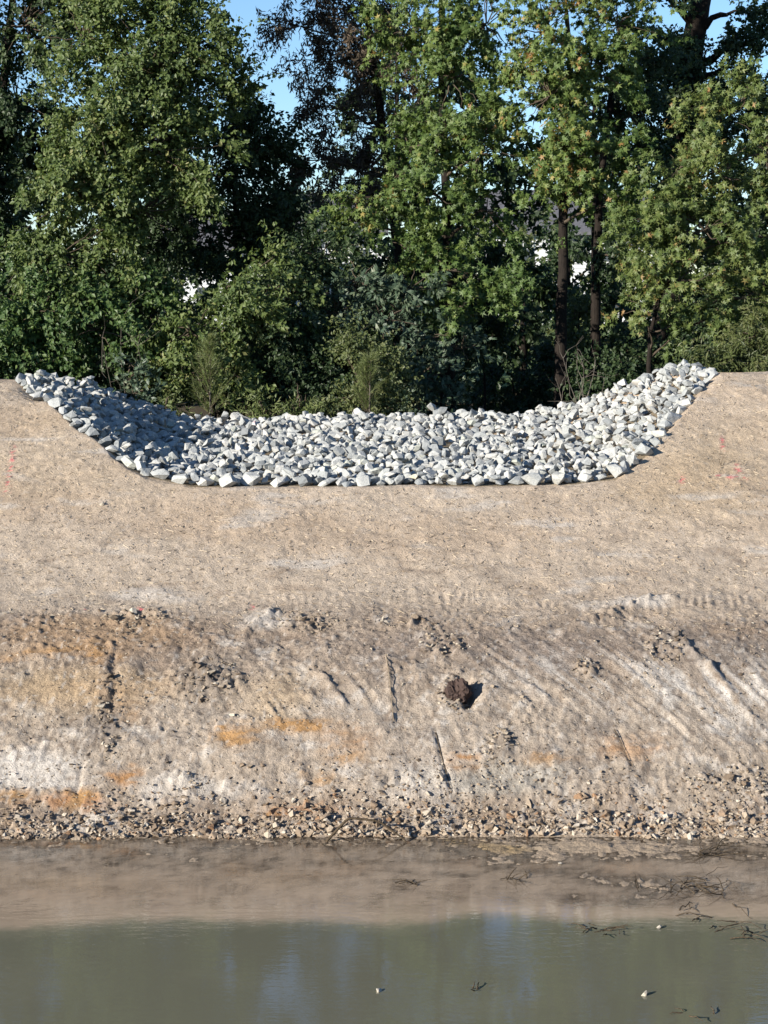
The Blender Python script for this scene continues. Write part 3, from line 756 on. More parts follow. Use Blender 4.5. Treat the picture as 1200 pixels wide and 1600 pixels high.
def grow(name, label, category, trunk_px, lobes, mat, kind='oval', size=.085, lai=2.6, bark=None, trunk_r=.13, seed=1, group=None, base_z0=2.4,
         clump=.33, droop=.35, extra=None, tint_shift=0.0, twigs=True, gap=.22):
    """trunk_px: [(px, py, D), ...] from the foot up; lobes: [(px, py, rx, ry, D[, depth radius m])] crown masses"""
    r = np.random.default_rng(seed)
    size = size * 1.22
    tp = [at(*q) for q in trunk_px]
    foot = np.array([tp[0][0], tp[0][1], base_z(tp[0][0], tp[0][1]) - .15])
    pts = [foot] + [p for p in tp if p[2] > foot[2] + .3]
    # smooth the trunk line
    ts = np.linspace(0, len(pts) - 1, 5 * len(pts)); P = np.stack([np.interp(ts, np.arange(len(pts)), np.array(pts)[:, i]) for i in range(3)], 1)
    P[1:-1] += np.cumsum(r.normal(0, .012, P[1:-1].shape), 0) * np.array([1, 1, 0])
    root = empty(name, tuple(foot), label=label, category=category)
    if group: root['group'] = group
    rad = np.linspace(1, .38, len(P)) * trunk_r; rad[0] *= 1.3
    V, F = tubes([(P - foot, rad)], 9)
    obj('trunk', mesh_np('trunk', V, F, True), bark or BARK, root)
    limbs = []; pos, tip, nrm, siz, tnt = [], [], [], [], []
    for lb in lobes:
        px, py, rx, ry, D = lb[:5]
        c = at(px, py, D); m = D / FPX; Rv = np.array([rx * m, lb[5] if len(lb) > 5 else .8 * (rx + ry) / 2 * m, ry * m])
        # limb from the trunk
        ti = int(np.clip(np.searchsorted(P[:, 2], c[2] - .6 * abs(c[0] - P[-1, 0]) - .2), 1, len(P) - 1))
        lp = wobbly(P[ti], c, 7, .25, .06, r); limbs.append((lp - foot, np.linspace(max(.02, rad[ti] * .5), .012, 7)))
        area = math.pi * (Rv[0] * Rv[2])
        T = LEAF[kind][0]; leaf_area = {'oval': .30, 'slim': .13, 'star': .75, 'needle': .018, 'fan': .30}[kind] * size ** 2
        n_leaf = int(2 * area * lai / leaf_area)
        per = 16; n_spray = max(4, n_leaf // per)
        n_cl = max(5, int(area / (clump ** 2) * .95))
        u = norm(r.normal(0, 1, (n_cl, 3))); cl = c + u * Rv * (r.uniform(.30, 1.0, (n_cl, 1)) ** .5) * (1 + .22 * r.normal(0, 1, (n_cl, 1)).clip(-1.5, 1.5))
        wgt = r.uniform(.25, 1.3, n_cl) ** 2; wgt /= wgt.sum()
        ci = r.choice(n_cl, n_spray, p=wgt)
        al = r.normal(0, 1, (n_spray, 1)) * clump * .62; ax = norm(u[ci] * np.array([1, 1, .3]) + np.array([0, 0, -.55 - droop]))
        sp = cl[ci] + ax * al + r.normal(0, 1, (n_spray, 3)) * clump * np.array([.40, .40, .26])
        out = norm((sp - c) / Rv + .35 * r.normal(0, 1, (n_spray, 3))); out[:, 2] -= droop * .6; out = norm(out)
        sl = r.uniform(.14, .34, n_spray)
        if twigs:
            for q in range(0, n_cl):
                mid = c + (cl[q] - c) * .5
                limbs.append((wobbly(c + (cl[q] - c) * r.uniform(0, .25), cl[q], 5, .3, .04, r) - foot, np.linspace(.016, .004, 5)))
        t = r.uniform(-.5, 1, (n_spray, per))
        lp_ = sp[:, None, :] + out[:, None, :] * (t * sl[:, None])[..., None] + r.normal(0, .035, (n_spray, per, 3))
        lp_ = lp_.reshape(-1, 3); o2 = np.repeat(out, per, 0)
        d = norm(o2 * .5 + r.normal(0, .75, lp_.shape) + np.array([0, 0, -droop]))
        nn = norm(np.array([-.34, -.44, .40]) + o2 * .55 + r.normal(0, .38, lp_.shape))
        pos.append(lp_); tip.append(d); nrm.append(nn); siz.append(size * r.uniform(.6, 1.25, len(lp_)))
        lobe_t = r.normal(0, .07); st = np.repeat(r.normal(0, .10, n_spray), per)
        tnt.append(np.clip(.48 + tint_shift + lobe_t + st + r.normal(0, .17, len(lp_)), 0, 1))
    if limbs:
        V, F = tubes(limbs, 4); obj('branches', mesh_np('branches', V, F, True), TW if bark is None else bark, root, kind='stuff')
    pos = np.concatenate(pos) - foot
    obj('crown', leaf_mesh('crown', pos, np.concatenate(tip), np.concatenate(nrm), np.concatenate(siz), np.concatenate(tnt), kind), MATS[mat], root)
    return root, foot

grow('broadleaf_tree', 'tall sunlit olive green tree filling the upper left of the treeline', 'tree',
     [(190, 640, 40.2), (200, 400, 40.2), (230, 150, 40.2), (250, -60, 40.2)],
     [(225, 110, 105, 85, 39.4), (300, 70, 60, 75, 39.8), (150, 190, 90, 75, 39.0), (235, 235, 110, 75, 39.0), (120, 300, 90, 75, 38.8), (220, 330, 100, 70, 39.2),
      (310, 175, 60, 60, 39.8), (385, 150, 24, 40, 40.2), (250, 20, 70, 60, 40), (90, 400, 95, 65, 38.7), (190, 420, 80, 60, 39), (240, -90, 130, 70, 40.2), (150, -190, 130, 80, 40.6), (130, 60, 70, 70, 40)],
     'olive', 'oval', .088, 3.2, seed=2, trunk_r=.16)
grow('broadleaf_tree', 'dark green tree at the left picture edge, behind the olive one', 'tree', [(-30, 640, 43), (-10, 300, 43), (20, 0, 43)],
     [(40, 40, 90, 80, 42.5), (-50, 130, 90, 90, 42.6), (30, 170, 90, 80, 42.8), (-60, 290, 90, 90, 42.4), (10, 290, 80, 70, 43), (0, -90, 130, 90, 43), (90, 480, 100, 90, 42.6), (-10, 450, 90, 80, 42.5), (130, -40, 80, 60, 43)],
     'deep', 'oval', .10, 3.1, seed=3, trunk_r=.2)
grow('broadleaf_tree', 'shady dark green tree left of the sky gap', 'tree', [(370, 640, 42.4), (370, 400, 42.4), (360, 150, 42.4)],
     [(395, 185, 40, 45, 42.0), (385, 230, 70, 55, 41.6), (445, 240, 34, 40, 42.2), (330, 270, 90, 70, 42), (400, 310, 75, 55, 41.8), (330, 360, 100, 55, 42), (430, 360, 55, 50, 42), (250, 380, 80, 60, 42.2), (390, 410, 90, 40, 42)],
     'deep', 'oval', .09, 2.8, seed=4, trunk_r=.14)
grow('broadleaf_tree', 'low bright green leafy tree beside the left end of the riprap', 'tree', [(95, 640, 38.4), (90, 520, 38.4), (80, 420, 38.4)],
     [(60, 490, 95, 60, 37.9), (150, 515, 75, 50, 37.8), (0, 460, 70, 60, 38.2), (210, 480, 45, 50, 38.3), (40, 560, 75, 35, 37.6), (150, 570, 60, 30, 37.9), (-50, 540, 70, 60, 38)],
     'green', 'oval', .095, 2.7, seed=5, trunk_r=.07, tint_shift=.08)
grow('withered_tree', 'brown half bare tree hanging over the blue sky gap', 'tree', [(640, 640, 43), (625, 400, 43), (590, 150, 43), (560, -60, 43)],
     [(470, 40, 60, 40, 42.6), (560, 20, 85, 50, 42.8), (520, 95, 75, 38, 42.6), (600, 110, 75, 60, 43), (530, 170, 65, 40, 42.6), (600, 210, 70, 60, 42.8), (500, 250, 42, 40, 42.6), (560, 280, 70, 50, 43), (510, -80, 120, 70, 43)],
     'brown', 'slim', .12, 1.55, seed=6, trunk_r=.17, droop=.5, clump=.3)
grow('sweetgum_tree', 'light green star leaved tree in the middle, above the riprap bed', 'tree', [(705, 640, 40.6), (705, 420, 40.6), (700, 150, 40.6), (700, -80, 40.6)],
     [(640, 45, 60, 60, 40.2), (705, 120, 75, 65, 40), (760, 40, 75, 65, 40.2), (690, 200, 60, 45, 40.4), (750, 240, 70, 55, 39.9), (670, 300, 75, 38, 39.6), (600, 315, 60, 32, 39.8), (550, 345, 42, 28, 39.8),
      (760, 330, 55, 45, 40), (720, 425, 75, 32, 39.3), (800, 440, 55, 25, 39.2), (640, 390, 60, 36, 39.8), (715, 485, 55, 34, 38.9), (700, -60, 130, 60, 40.4), (690, -170, 120, 80, 40.6), (640, 230, 50, 50, 41)],
     'gum', 'star', .080, 3.0, seed=7, trunk_r=.15)
grow('sweetgum_tree', 'star leaved tree whose straight dark trunk stands clear right of the middle', 'tree', [(876, 640, 40), (878, 450, 40), (882, 300, 40), (890, 60, 40)],
     [(850, 50, 75, 65, 39.6), (920, 110, 70, 65, 39.8), (860, 150, 75, 60, 39.4), (880, 225, 75, 55, 39.4), (940, 240, 65, 50, 39.7), (845, 290, 45, 40, 39.6), (950, 320, 50, 35, 39.5), (905, 300, 40, 30, 39.5),
      (880, -60, 130, 70, 40), (870, -180, 110, 80, 40), (965, 40, 55, 60, 40)],
     'gum', 'star', .080, 3.1, seed=8, trunk_r=.165, tint_shift=.07)
grow('slender_tree', 'thinner dark trunk just right of the straight clear trunk', 'tree', [(932, 640, 41.6), (932, 450, 41.6), (940, 300, 41.6), (960, 120, 41.6)],
     [(985, 180, 60, 70, 41.6), (1000, 270, 55, 50, 41.8), (960, 400, 30, 24, 41.4), (1010, 90, 40, 40, 42)], 'deep', 'oval', .09, 2.3, seed=9, trunk_r=.15)
grow('sweetgum_tree', 'sunny yellow green star leaved tree at the right, over the riprap end', 'tree', [(1016, 600, 38.4), (1018, 520, 38.4), (1050, 400, 38.4), (1090, 200, 38.4)],
     [(1090, 190, 50, 40, 38), (1155, 175, 55, 50, 38.2), (1060, 265, 60, 45, 37.9), (1130, 275, 75, 60, 37.9), (1030, 340, 60, 45, 38), (1100, 360, 75, 55, 37.7), (1180, 370, 60, 70, 38), (1000, 410, 50, 35, 38),
      (1060, 440, 75, 45, 37.6), (1130, 465, 65, 40, 37.8), (1010, 490, 45, 28, 37.8), (1200, 240, 60, 70, 38.2), (1090, 510, 50, 25, 37.9), (1230, 470, 60, 60, 38)],
     'gumwarm', 'star', .080, 2.7, seed=10, trunk_r=.065)
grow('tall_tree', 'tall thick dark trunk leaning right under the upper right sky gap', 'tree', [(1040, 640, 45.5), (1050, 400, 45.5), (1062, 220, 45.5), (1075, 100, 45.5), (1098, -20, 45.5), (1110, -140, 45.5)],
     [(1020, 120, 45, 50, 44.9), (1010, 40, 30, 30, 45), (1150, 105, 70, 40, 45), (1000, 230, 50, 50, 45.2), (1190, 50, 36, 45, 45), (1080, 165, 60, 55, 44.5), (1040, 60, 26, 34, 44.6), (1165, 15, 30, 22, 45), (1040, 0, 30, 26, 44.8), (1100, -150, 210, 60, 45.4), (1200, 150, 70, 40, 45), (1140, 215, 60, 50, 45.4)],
     'deep', 'oval', .10, 2.4, seed=12, trunk_r=.48, bark=mat_bark('shaded_bark', (.008, .006, .005), (.026, .020, .016)))  # bark colour darkened to stand in for canopy shade on this trunk
grow('broadleaf_tree', 'dim green tree at the right picture edge, behind the yellow green one', 'tree', [(1220, 640, 41), (1210, 450, 41), (1200, 300, 41)],
     [(1190, 470, 70, 70, 40.8), (1120, 530, 60, 40, 40.9), (1220, 330, 80, 80, 41), (1140, 420, 60, 60, 41.5)], 'deep', 'oval', .09, 2.4, seed=13, trunk_r=.1)
grow('cedar_tree', 'dark blue green feathery cedar beside the black hollow', 'tree', [(650, 660, 39), (645, 560, 39), (630, 430, 39)],
     [(640, 450, 60, 30, 38.6), (600, 500, 75, 40, 38.4), (668, 530, 52, 36, 38.4), (560, 440, 55, 32, 38.6), (665, 590, 52, 42, 38.2), (610, 590, 60, 45, 38.6), (520, 490, 55, 35, 38.5), (722, 545, 34, 34, 38.7), (655, 640, 55, 26, 38.2)],
     'cedar', 'fan', .12, 1.9, seed=14, trunk_r=.08, droop=.1, clump=.22)
grow('leafy_shrub', 'yellow green broad leaved shrub behind the shaded stones', 'shrub', [(335, 660, 37.8), (335, 560, 37.8), (340, 470, 37.8)],
     [(350, 455, 65, 32, 37.6), (300, 520, 50, 45, 37.4), (380, 500, 60, 45, 37.5), (290, 590, 45, 45, 37.2), (345, 580, 60, 50, 37.3), (420, 460, 45, 40, 37.8), (430, 400, 25, 25, 38)],
     'olive', 'oval', .085, 2.7, seed=15, trunk_r=.05, tint_shift=.12)
grow('leafy_shrub', 'dark shrub filling the space between yellow green shrub and cedar', 'shrub', [(450, 660, 38.6), (450, 560, 38.6), (455, 450, 38.6)],
     [(460, 450, 55, 40, 38.4), (450, 530, 60, 50, 38.2), (490, 580, 55, 50, 38.2), (420, 590, 50, 50, 38), (470, 630, 70, 40, 37.8), (500, 400, 60, 30, 38.8)],
     'deep', 'oval', .075, 2.4, seed=16, trunk_r=.05)
grow('leafy_shrub', 'olive shrub at the middle of the back edge of the stones', 'shrub', [(560, 670, 37), (560, 600, 37), (560, 540, 37)],
     [(540, 560, 40, 36, 36.9), (585, 570, 40, 40, 36.8), (560, 620, 60, 36, 36.6), (610, 630, 40, 26, 36.8)], 'weed', 'oval', .06, 2.2, seed=17, trunk_r=.03)
grow('leafy_shrub', 'dark bush behind the left shoulder of the riprap', 'shrub', [(150, 640, 38.8), (150, 600, 38.8), (150, 550, 38.8)],
     [(120, 590, 80, 40, 38.6), (220, 600, 60, 45, 38.8), (30, 590, 60, 30, 38.4), (250, 560, 45, 40, 39), (-40, 590, 60, 40, 38.4)], 'deep', 'oval', .075, 2.2, seed=18, trunk_r=.04)
grow('leafy_shrub', 'green ferny bush behind the right dam top', 'shrub', [(1150, 620, 36.9), (1150, 590, 36.9), (1150, 555, 36.9)],
     [(1150, 560, 55, 22, 36.6), (1100, 572, 45, 16, 36.6), (1210, 550, 45, 34, 36.7), (1180, 525, 45, 28, 37)], 'weed', 'slim', .10, 2.3, seed=19, trunk_r=.03)

# woods further back: each tree with its own crown
for k, (px, top, bot, rx, D, mt, lab) in enumerate((
        (-120, 120, 600, 90, 54, 'deep', 'far dark tree beyond the left picture edge'), (60, 200, 620, 90, 57, 'deep', 'far tree glimpsed low through the left foliage'),
        (200, 260, 620, 80, 52, 'deep', 'far tree behind the trunk of the tall olive green tree'), (330, 400, 620, 80, 55, 'deep', 'low far tree behind the yellow green shrub'),
        (480, 262, 335, 50, 64, 'cedar', 'far hazy tree seen below the blue sky gap'), (450, 390, 620, 70, 54, 'deep', 'low far tree behind the dark shrub'),
        (620, 40, 620, 85, 55, 'deep', 'far dark tree behind the brown half bare tree'), (560, 380, 620, 75, 52, 'deep', 'low far tree behind the feathery cedar'),
        (750, 100, 620, 85, 57, 'deep', 'far dark tree behind the middle star leaved tree'), (700, 400, 640, 80, 50, 'deep', 'low far tree behind the black hollow'),
        (820, 405, 640, 60, 50, 'deep', 'low far tree left of the straight clear trunk'), (930, 110, 345, 95, 58, 'deep', 'far tree behind the two dark trunks'),
        (900, 450, 640, 50, 53, 'deep', 'low far tree between the two dark trunks'), (985, 350, 640, 55, 51, 'deep', 'low far tree right of the two dark trunks'),
        (1070, 230, 640, 80, 54, 'deep', 'far tree behind the thick leaning trunk'), (1190, 190, 640, 80, 56, 'deep', 'far tree at the right picture edge'),
        (1300, 60, 640, 90, 54, 'deep', 'far dark tree beyond the right picture edge'),
        (880, 372, 520, 120, 84, 'weed', 'sunlit far hedge tree in front of the white sided house'), (890, 356, 480, 130, 66, 'deep', 'far dark tree hiding most of the white sided house'), (510, 366, 500, 80, 84, 'weed', 'sunlit far hedge tree in front of the house below the sky gap'))):
    rb_ = np.random.default_rng(700 + k); n = max(2, int((bot - top) / 62)); lo = []
    for i in range(n):
        yy = top + 40 + (bot - top - 60) * i / max(1, n - 1); wv = rx * (.65 + .35 * math.sin(math.pi * (i + .6) / (n + .2)))
        lo.append((px - wv * .42 + rb_.normal(0, 8), yy + rb_.normal(0, 10), wv * .72, 48, D, 1.3)); lo.append((px + wv * .42 + rb_.normal(0, 8), yy + 14 + rb_.normal(0, 10), wv * .72, 48, D + .6, 1.3))
    grow('background_tree', lab, 'tree', [(px, 640, D), (px, (top + bot) / 2 + 40, D), (px, top + 50, D)], lo, mt, 'oval', .18, 1.5, seed=40 + k, trunk_r=.13, group='trees further back in the wood', clump=.45, twigs=False)

# understorey between the trunks: each bush its own
for k, (px, py, rx, ry, D, mt, lab) in enumerate((
        (800, 610, 60, 36, 46, 'deep', 'low bush deep in the black hollow'), (870, 570, 40, 34, 47, 'deep', 'bush at the foot of the straight clear trunk'),
        (960, 590, 60, 35, 39.5, 'deep', 'dim bush behind the right half of the stones'), (1050, 570, 50, 30, 40.5, 'deep', 'dim bush right of the small pale trunk'),
        (905, 500, 22, 45, 46, 'weed', 'pale green sapling between the two dark trunks'), (760, 510, 60, 50, 44, 'deep', 'dark bush left of the straight clear trunk'),
        (1000, 540, 40, 40, 43, 'deep', 'dark bush between the thin trunk and the small pale trunk'), (380, 560, 90, 70, 41, 'deep', 'dark bush hidden behind the yellow green shrub'),
        (560, 520, 90, 80, 42, 'deep', 'dark bush behind the feathery cedar'), (690, 420, 90, 60, 44, 'deep', 'dark bush below the middle star leaved tree'), (180, 500, 120, 90, 43, 'deep', 'dark thicket under the tall olive green tree'))):
    grow('understorey_bush', lab, 'bush', [(px, py + ry + 30, D), (px, py + ry * .5, D), (px, py - ry * .4, D)], [(px - rx * .4, py, rx * .7, ry * .8, D), (px + rx * .4, py - ry * .2, rx * .7, ry * .8, D + .2), (px, py + ry * .6, rx * .8, ry * .5, D - .2)],
         mt, 'oval', .09, 2.6, seed=60 + k, trunk_r=.035, group='understorey between the trunks')

# yellow turning leaves high in the middle tree are a bough of their own colour
def pine_sapling(label, px, py_top, py_bot, D, seed, mat='pine'):
    r = np.random.default_rng(seed)
    foot = at(px, py_bot + 12, D); foot[2] = base_z(foot[0], foot[1]); top = at(px, py_top, D)
    root = empty('pine_sapling', tuple(foot), label=label, category='sapling', group='pine saplings behind the riprap')
    H = top[2] - foot[2]
    P = np.linspace([0, 0, -.1], [0.02, 0, H], 6); V, F = tubes([(P, np.linspace(.022, .005, 6))], 6); obj('trunk', mesh_np('trunk', V, F, True), BARK_G, root)
    paths, pos, tip, nrm, siz = [], [], [], [], []
    for h in np.arange(.22, 1.0, .07):
        for _ in range(4):
            a = r.uniform(0, 6.28); L = (1.0 - h) * H * r.uniform(.12, .34) + .07
            d = np.array([math.cos(a), math.sin(a), r.uniform(.9, 1.7)]); e = np.array([0, 0, h * H]) + d * L; s0 = np.array([0, 0, h * H])
            paths.append((np.stack([s0, (s0 + e) / 2 + [0, 0, -.03], e]), np.array([.007, .005, .003])))
            n = int(r.uniform(45, 95)); t = r.uniform(.15, 1.0, n); q = s0 + (e - s0) * t[:, None]
            pos.append(q); tip.append(norm(norm(e - s0) * .9 + r.normal(0, .38, (n, 3)))); nrm.append(norm(r.normal(0, 1, (n, 3)))); siz.append(r.uniform(.10, .22, n))
    V, F = tubes(paths, 4); obj('branches', mesh_np('branches', V, F, True), TW, root)
    pos = np.concatenate(pos)
    obj('crown', leaf_mesh('crown', pos, np.concatenate(tip), np.concatenate(nrm), np.concatenate(siz), np.clip(r.normal(.5, .22, len(pos)), 0, 1), 'needle'), MATS[mat], root)
pine_sapling('taller pine sapling with thin orange stem behind the shaded stones', 328, 535, 655, 36.4, 80)
pine_sapling('pine sapling standing before the olive shrub at mid back edge', 577, 565, 655, 36.0, 81)
for k, (lab, px, py, w, h) in enumerate((('pale green weed tuft at the foot of the yellow green shrub', 262, 640, 22, 20), ('pale green weed tuft between the two taller saplings', 468, 632, 20, 26), ('pale green weed tuft just right of the tallest sapling', 408, 640, 24, 18))):
    grow('weed_tuft', lab, 'weeds', [(px, py + h + 6, 36.1), (px, py + 2, 36.1), (px, py - h * .6, 36.1)], [(px - w * .5, py + 6, w * .6, h * .6, 36.1), (px + w * .4, py, w * .55, h * .9, 36.2), (px - w * .1, py - h * .6, w * .3, h * .7, 36.1), (px + w, py + 8, w * .5, h * .5, 36.0)],
         'pine', 'slim', .085, 1.5, seed=820 + k, trunk_r=.012, clump=.10, droop=-.35, group='weed tufts behind the riprap')
grow('cedar_sapling', 'small dark cedar behind the left shoulder of stones', 'sapling', [(208, 660, 37), (207, 610, 37), (205, 570, 37)],
     [(205, 590, 22, 16, 36.9), (208, 615, 32, 18, 36.9), (212, 640, 40, 18, 36.9), (204, 568, 10, 14, 36.9)], 'cedar', 'fan', .10, 2.0, seed=85, trunk_r=.025, droop=.05, clump=.14)

# bare dead shrub against the hollow
rd = np.random.default_rng(90)
def bare_shrub(name, label, category, foot, tips, r, rad=.014, mat=None):
    root_o = empty(name, tuple(foot), label=label, category=category); paths, thin = [], []
    for e in tips:
        P = wobbly([0, 0, -.05], np.asarray(e) - foot, 7, .3, .03, r); paths.append((P, np.linspace(rad, rad * .3, 7)))
        for _ in range(5):
            i = int(r.integers(2, 7)); L = np.linalg.norm(P[-1]) * r.uniform(.15, .4)
            d = norm(P[i] - P[i - 1] + r.normal(0, .35, 3) * np.linalg.norm(P[i] - P[i - 1]) * 2); q = wobbly(P[i], P[i] + d * L, 4, .3, 0, r); thin.append((q, np.linspace(rad * .45, rad * .15, 4)))
    V, F = tubes(paths, 5); obj('stem', mesh_np('stem', V, F, True), mat or BARK_G, root_o)
    V, F = tubes(thin, 4); obj('twigs', mesh_np('twigs', V, F, True), mat or BARK_G, root_o)
f0 = at(903, 650, 37.2); f0[2] = base_z(f0[0], f0[1])
bare_shrub('dead_shrub', 'bare grey dead shrub in front of the black hollow', 'shrub', f0, [at(902, 545, 37.2), at(880, 560, 37.0), at(930, 560, 37.3), at(945, 590, 37.1), at(868, 590, 37.2), at(912, 575, 36.8), at(890, 600, 36.9)], rd)
f1 = at(210, 600, 37.3); f1[2] = base_z(f1[0], f1[1])
bare_shrub('dead_branch', 'pale bare branch arching below the low bright green tree', 'branch', f1, [at(190, 500, 37.2), at(215, 540, 37.1), at(160, 530, 37.0)], rd, .012)

# ------------------------------------------------------------------ houses beyond the wood
M_side = mat_plain('white_siding', (.52, .53, .54), .6, .05); M_roof = mat_plain('grey_shingle', (.10, .10, .11), .9, .25); M_pane = mat_plain('window_glass', (.05, .06, .07), .1, .1, spec=.6); M_trim = mat_plain('white_trim', (.6, .6, .6), .5, .04)
def box_mesh(name, x0, x1, y0, y1, z0, z1):
    V = np.array([[x, y, z] for z in (z0, z1) for y in (y0, y1) for x in (x0, x1)])
    return mesh_np(name, V, np.array([[0, 2, 3, 1], [4, 5, 7, 6], [0, 1, 5, 4], [2, 6, 7, 3], [0, 4, 6, 2], [1, 3, 7, 5]]))
def house(label, px, D, w, d, h, rise):
    c = at(px, 500, D); x = c[0]; z = float(base_z(x, D)) - .2
    root = empty('house', (x, D, z), label=label, category='house', group='houses beyond the wood')
    wl = obj('wall', box_mesh('wall', -w / 2, w / 2, 0, d, 0, h), M_side, root)
    nb = int(h / .22)
    for i in range(nb):
        zz = i * .22
        V = np.array([[-w / 2, -.004, zz], [w / 2, -.004, zz], [w / 2, -.035, zz], [-w / 2, -.035, zz], [-w / 2, -.004, zz + .215], [w / 2, -.004, zz + .215]])
        obj('siding_board', mesh_np('siding_board', np.vstack([V]), np.array([[3, 2, 5, 4], [0, 1, 2, 3]])), M_side, wl)
    rv = np.array([[-w / 2 - .4, -.5, h], [w / 2 + .4, -.5, h], [w / 2 + .4, d + .5, h], [-w / 2 - .4, d + .5, h], [-w / 2 - .4, d / 2, h + rise], [w / 2 + .4, d / 2, h + rise],
                   [-w / 2 - .4, -.5, h - .18], [w / 2 + .4, -.5, h - .18], [w / 2 + .4, d + .5, h - .18], [-w / 2 - .4, d + .5, h - .18]])
    bm = bmesh.new(); vv = [bm.verts.new(p) for p in rv]
    for f in ((0, 1, 5, 4), (2, 3, 4, 5), (0, 4, 3), (1, 2, 5), (6, 7, 1, 0), (8, 9, 3, 2), (7, 8, 2, 1), (9, 6, 0, 3), (9, 8, 7, 6)): bm.faces.new([vv[i] for i in f])
    me = bpy.data.meshes.new('roof'); bm.to_mesh(me); bm.free(); obj('roof', me, M_roof, root)
    for wx_ in np.arange(-w / 2 + 1.5, w / 2 - 1, 2.6):
        for wz in (1.0, 3.9):
            if wz + 1.5 > h: continue
            wo_ = obj('window', box_mesh('window', wx_ - .1, wx_ + 1.1, -.09, -.04, wz - .1, wz + 1.6), M_trim, root)
            for a0 in (0, .53):
                for b0_ in (0, .78): obj('pane', box_mesh('pane', wx_ + a0, wx_ + a0 + .47, -.105, -.092, wz + b0_, wz + b0_ + .72), M_pane, wo_)
house('white sided two storey house glimpsed beside the straight clear trunk', 890, 112, 9.5, 9, 5.6, 2.6)
house('white house glimpsed below the blue sky gap', 520, 118, 6, 8, 5.8, 2.4)
house('white house glimpsed through leaves of the tall olive tree', 285, 108, 6.5, 8, 4.7, 2.2)

# ------------------------------------------------------------------ sticks and litter at the water's edge
M_stick = mat_bark('wet_stick', (.045, .034, .022), (.12, .09, .06), 10); M_stick_p = mat_bark('pale_stick', (.20, .15, .10), (.36, .29, .2), 10)
def stick(label, pts, rad, mat=M_stick, name='stick', **kw):
    pts = [np.asarray(p, float) for p in pts]; o0 = pts[0]
    ts = np.linspace(0, len(pts) - 1, 6 * len(pts)); P = np.stack([np.interp(ts, np.arange(len(pts)), np.array(pts)[:, i]) for i in range(3)], 1)
    P[1:-1] = (P[:-2] + P[1:-1] * 2 + P[2:]) / 4
    V, F = tubes([(P - o0, np.linspace(rad, rad * .5, len(P)))], 6)
    o = obj(name, mesh_np(name, V, F, True), mat, label=label, category='stick', **kw); o.location = tuple(o0); return o
a0 = ground_at(630, 1303); b0 = ground_at(512, 1302)
stick('bent dark stick arching out of the water at the toe of the bank', [(b0[0] - .01, 20.0, -.06), (b0[0], 20.0, .015), (b0[0] + .23, 20.02, .26), (b0[0] + .55, 20.04, .22), (a0[0] + .02, 20.0, .02), (a0[0] + .03, 20.0, -.05)], .017)
def litter(label, px, py, n, spread_, L, seed, h=.05, name='twig_clump', mat=M_stick):
    r = np.random.default_rng(seed); g = ground_at(px, py); z = float(max(surf(g[0], g[1])[0], 0)); root = empty(name, (g[0], g[1], z), label=label, category='twigs', group='twig clumps at the water edge')
    for k in range(n):
        p = r.normal(0, spread_, 2) * np.array([1, .6]); a = r.normal(0, .8) + (0 if r.random() < .7 else 1.2); l = L * r.uniform(.4, 1.2)
        e = p + np.array([math.cos(a), math.sin(a)]) * l * r.choice([-1, 1])
        P = wobbly([p[0], p[1], r.uniform(-.01, .02)], [e[0], e[1], r.uniform(.0, h)], 6, .22, .06, r)
        V, F = tubes([(P, np.linspace(.0055, .0018, 6) * r.uniform(.6, 1.5))], 5); obj('twig', mesh_np('twig', V, F, True), mat, root)
litter('dark twig clump on the mud below the right toe of the bank', 1100, 1335, 16, .10, .35, 101, .10)
litter('long mat of twigs and roots on the right mud bar', 1085, 1388, 22, .28, .40, 102, .06)
litter('small tangle of twigs in the shallow water near the middle right', 795, 1375, 10, .06, .22, 103, .10)
litter('round twig tangle in shallow water left of the others', 637, 1382, 8, .06, .24, 104, .08)
litter('twigs at the right edge where mud meets water', 1165, 1458, 14, .20, .32, 105, .05)
litter('twig clump in the water next to the yellow weed', 935, 1455, 12, .10, .22, 106, .06)
litter('dark twigs lying on the mud at far right below the mat', 1080, 1428, 8, .10, .25, 107, .03)
litter('few thin sticks in the bottom right corner of the pond', 1060, 1585, 4, .10, .18, 108, .03)
litter('twig floating alone in the middle of the pond', 741, 1548, 3, .03, .12, 110, .05)
rw = np.random.default_rng(120)
def lone_stone(label, px, py, s, mat, group=None, name='stone'):
    g = ground_at(px, py); z = float(max(surf(g[0], g[1])[0], 0)); me = ROCK_ME[int(rw.integers(len(ROCK_ME)))].copy(); me.materials.clear(); me.materials.append(mat)
    o = obj(name, me, None, label=label, category='stone'); o.matrix_world = Matrix.Translation((g[0], g[1], z + s * .25)) @ rot_rand(rw, .3).to_4x4() @ Matrix.Scale(s, 4)
M_pale = mat_stone('pale_stone', [(0, (.36, .32, .26)), (1, (.44, .40, .33))], 'object', spot=(.3, .24, .16), spot_amt=.3)
lone_stone('pale stone in the shallow water beside the twig clump and yellow weed', 1030, 1450, .05, M_pale)
lone_stone('pale stone poking out of the open pond at lower right', 1008, 1555, .045, M_pale)
lone_stone('whitish stone afloat low in the middle of the pond', 592, 1549, .04, M_pale)
lone_stone('pale square stone standing forward of the right toe rubble', 1083, 1302, .055, M_pale)
lone_stone('round pale stone in the toe rubble left of the bent stick', 487, 1293, .055, M_pale)
lone_stone('pale stone on the shallow mud below the middle right toe', 875, 1350, .035, M_pale)
lone_stone('pale stone on the upper face below the left end of the riprap', 160, 789, .055, M_pale)
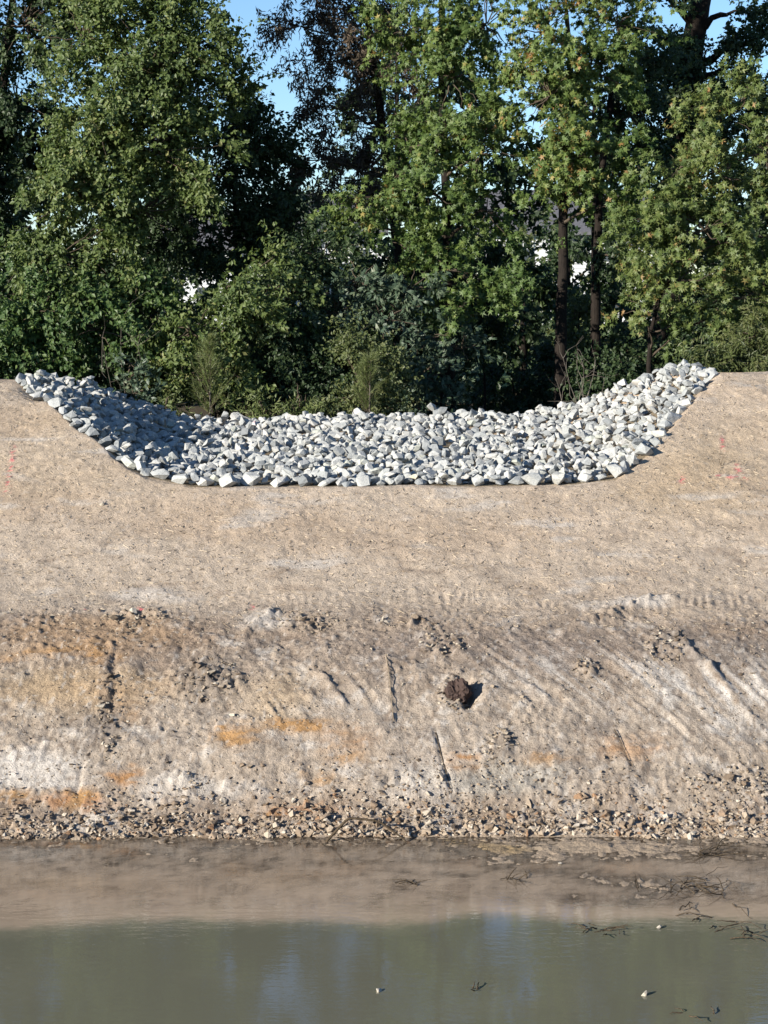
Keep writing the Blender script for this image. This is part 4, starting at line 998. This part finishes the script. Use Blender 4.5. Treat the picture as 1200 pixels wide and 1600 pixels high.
# red-brown clod beside its socket
M_clod = mat_stone('red_brown_clod', [(0, (.055, .036, .030)), (1, (.07, .045, .036))], 'object', spot=(.05, .035, .03), spot_amt=.7, nscale=10, bump=1)
g = ground_at(712, 1080); bm = bmesh.new(); bmesh.ops.create_icosphere(bm, subdivisions=4, radius=1)
for v in bm.verts:
    c = v.co; n = float(fbm(np.array([c.x * 2.2 + c.z]), np.array([c.y * 2.2 - c.z * 1.3]), 400, 4)[0]); n2_ = float(vnoise(np.array([c.x * 6 + c.z * 3]), np.array([c.y * 6 - c.z * 5]), 401)[0]); n3_ = float(vnoise(np.array([c.x * 11 - c.z * 7]), np.array([c.y * 11 + c.z * 9]), 402)[0]); v.co = c * (.9 + .42 * n + .26 * abs(n2_) + .07 * n3_)
me = bpy.data.meshes.new('dirt_clod'); bm.to_mesh(me); bm.free()
o = obj('dirt_clod', me, M_clod, label='dark red brown dirt clod stuck in the lower bank face', category='dirt clod'); o.location = (g[0] + .02, g[1] - .02, float(surf(g[0], g[1])[0]) + .01); o.scale = (.16, .12, .17)
# long roots hanging on the face
def root_line(label, pix, rad=.006, mat=M_stick):
    pts = []
    for (u, v) in pix:
        q = ground_at(u, v); pts.append((q[0], q[1] - .01, float(surf(q[0], q[1])[0]) + .012))
    stick(label, pts, rad, mat, name='root')
root_line('thin rusty root hanging down the face below the orange stain', [(681, 1140), (688, 1170), (697, 1205), (705, 1235)])
root_line('thin root hanging on the face near the faint right orange stain', [(960, 1138), (970, 1160), (980, 1185), (988, 1200)])
root_line('pale root ridge running down left of the red clod', [(603, 1025), (608, 1060), (612, 1100), (615, 1128)], .007, M_stick_p)
g = ground_at(1127, 728); bare_shrub('weed_stalk', 'small dark dry weed on the right dam face by the pink paint', 'weed', np.array([g[0], g[1], float(surf(g[0], g[1])[0])]), [np.array([g[0] + dx, g[1] + .02, float(surf(g[0], g[1])[0]) + hz]) for dx, hz in ((.03, .14), (-.04, .10), (.06, .07))], rd, .006, M_stick)
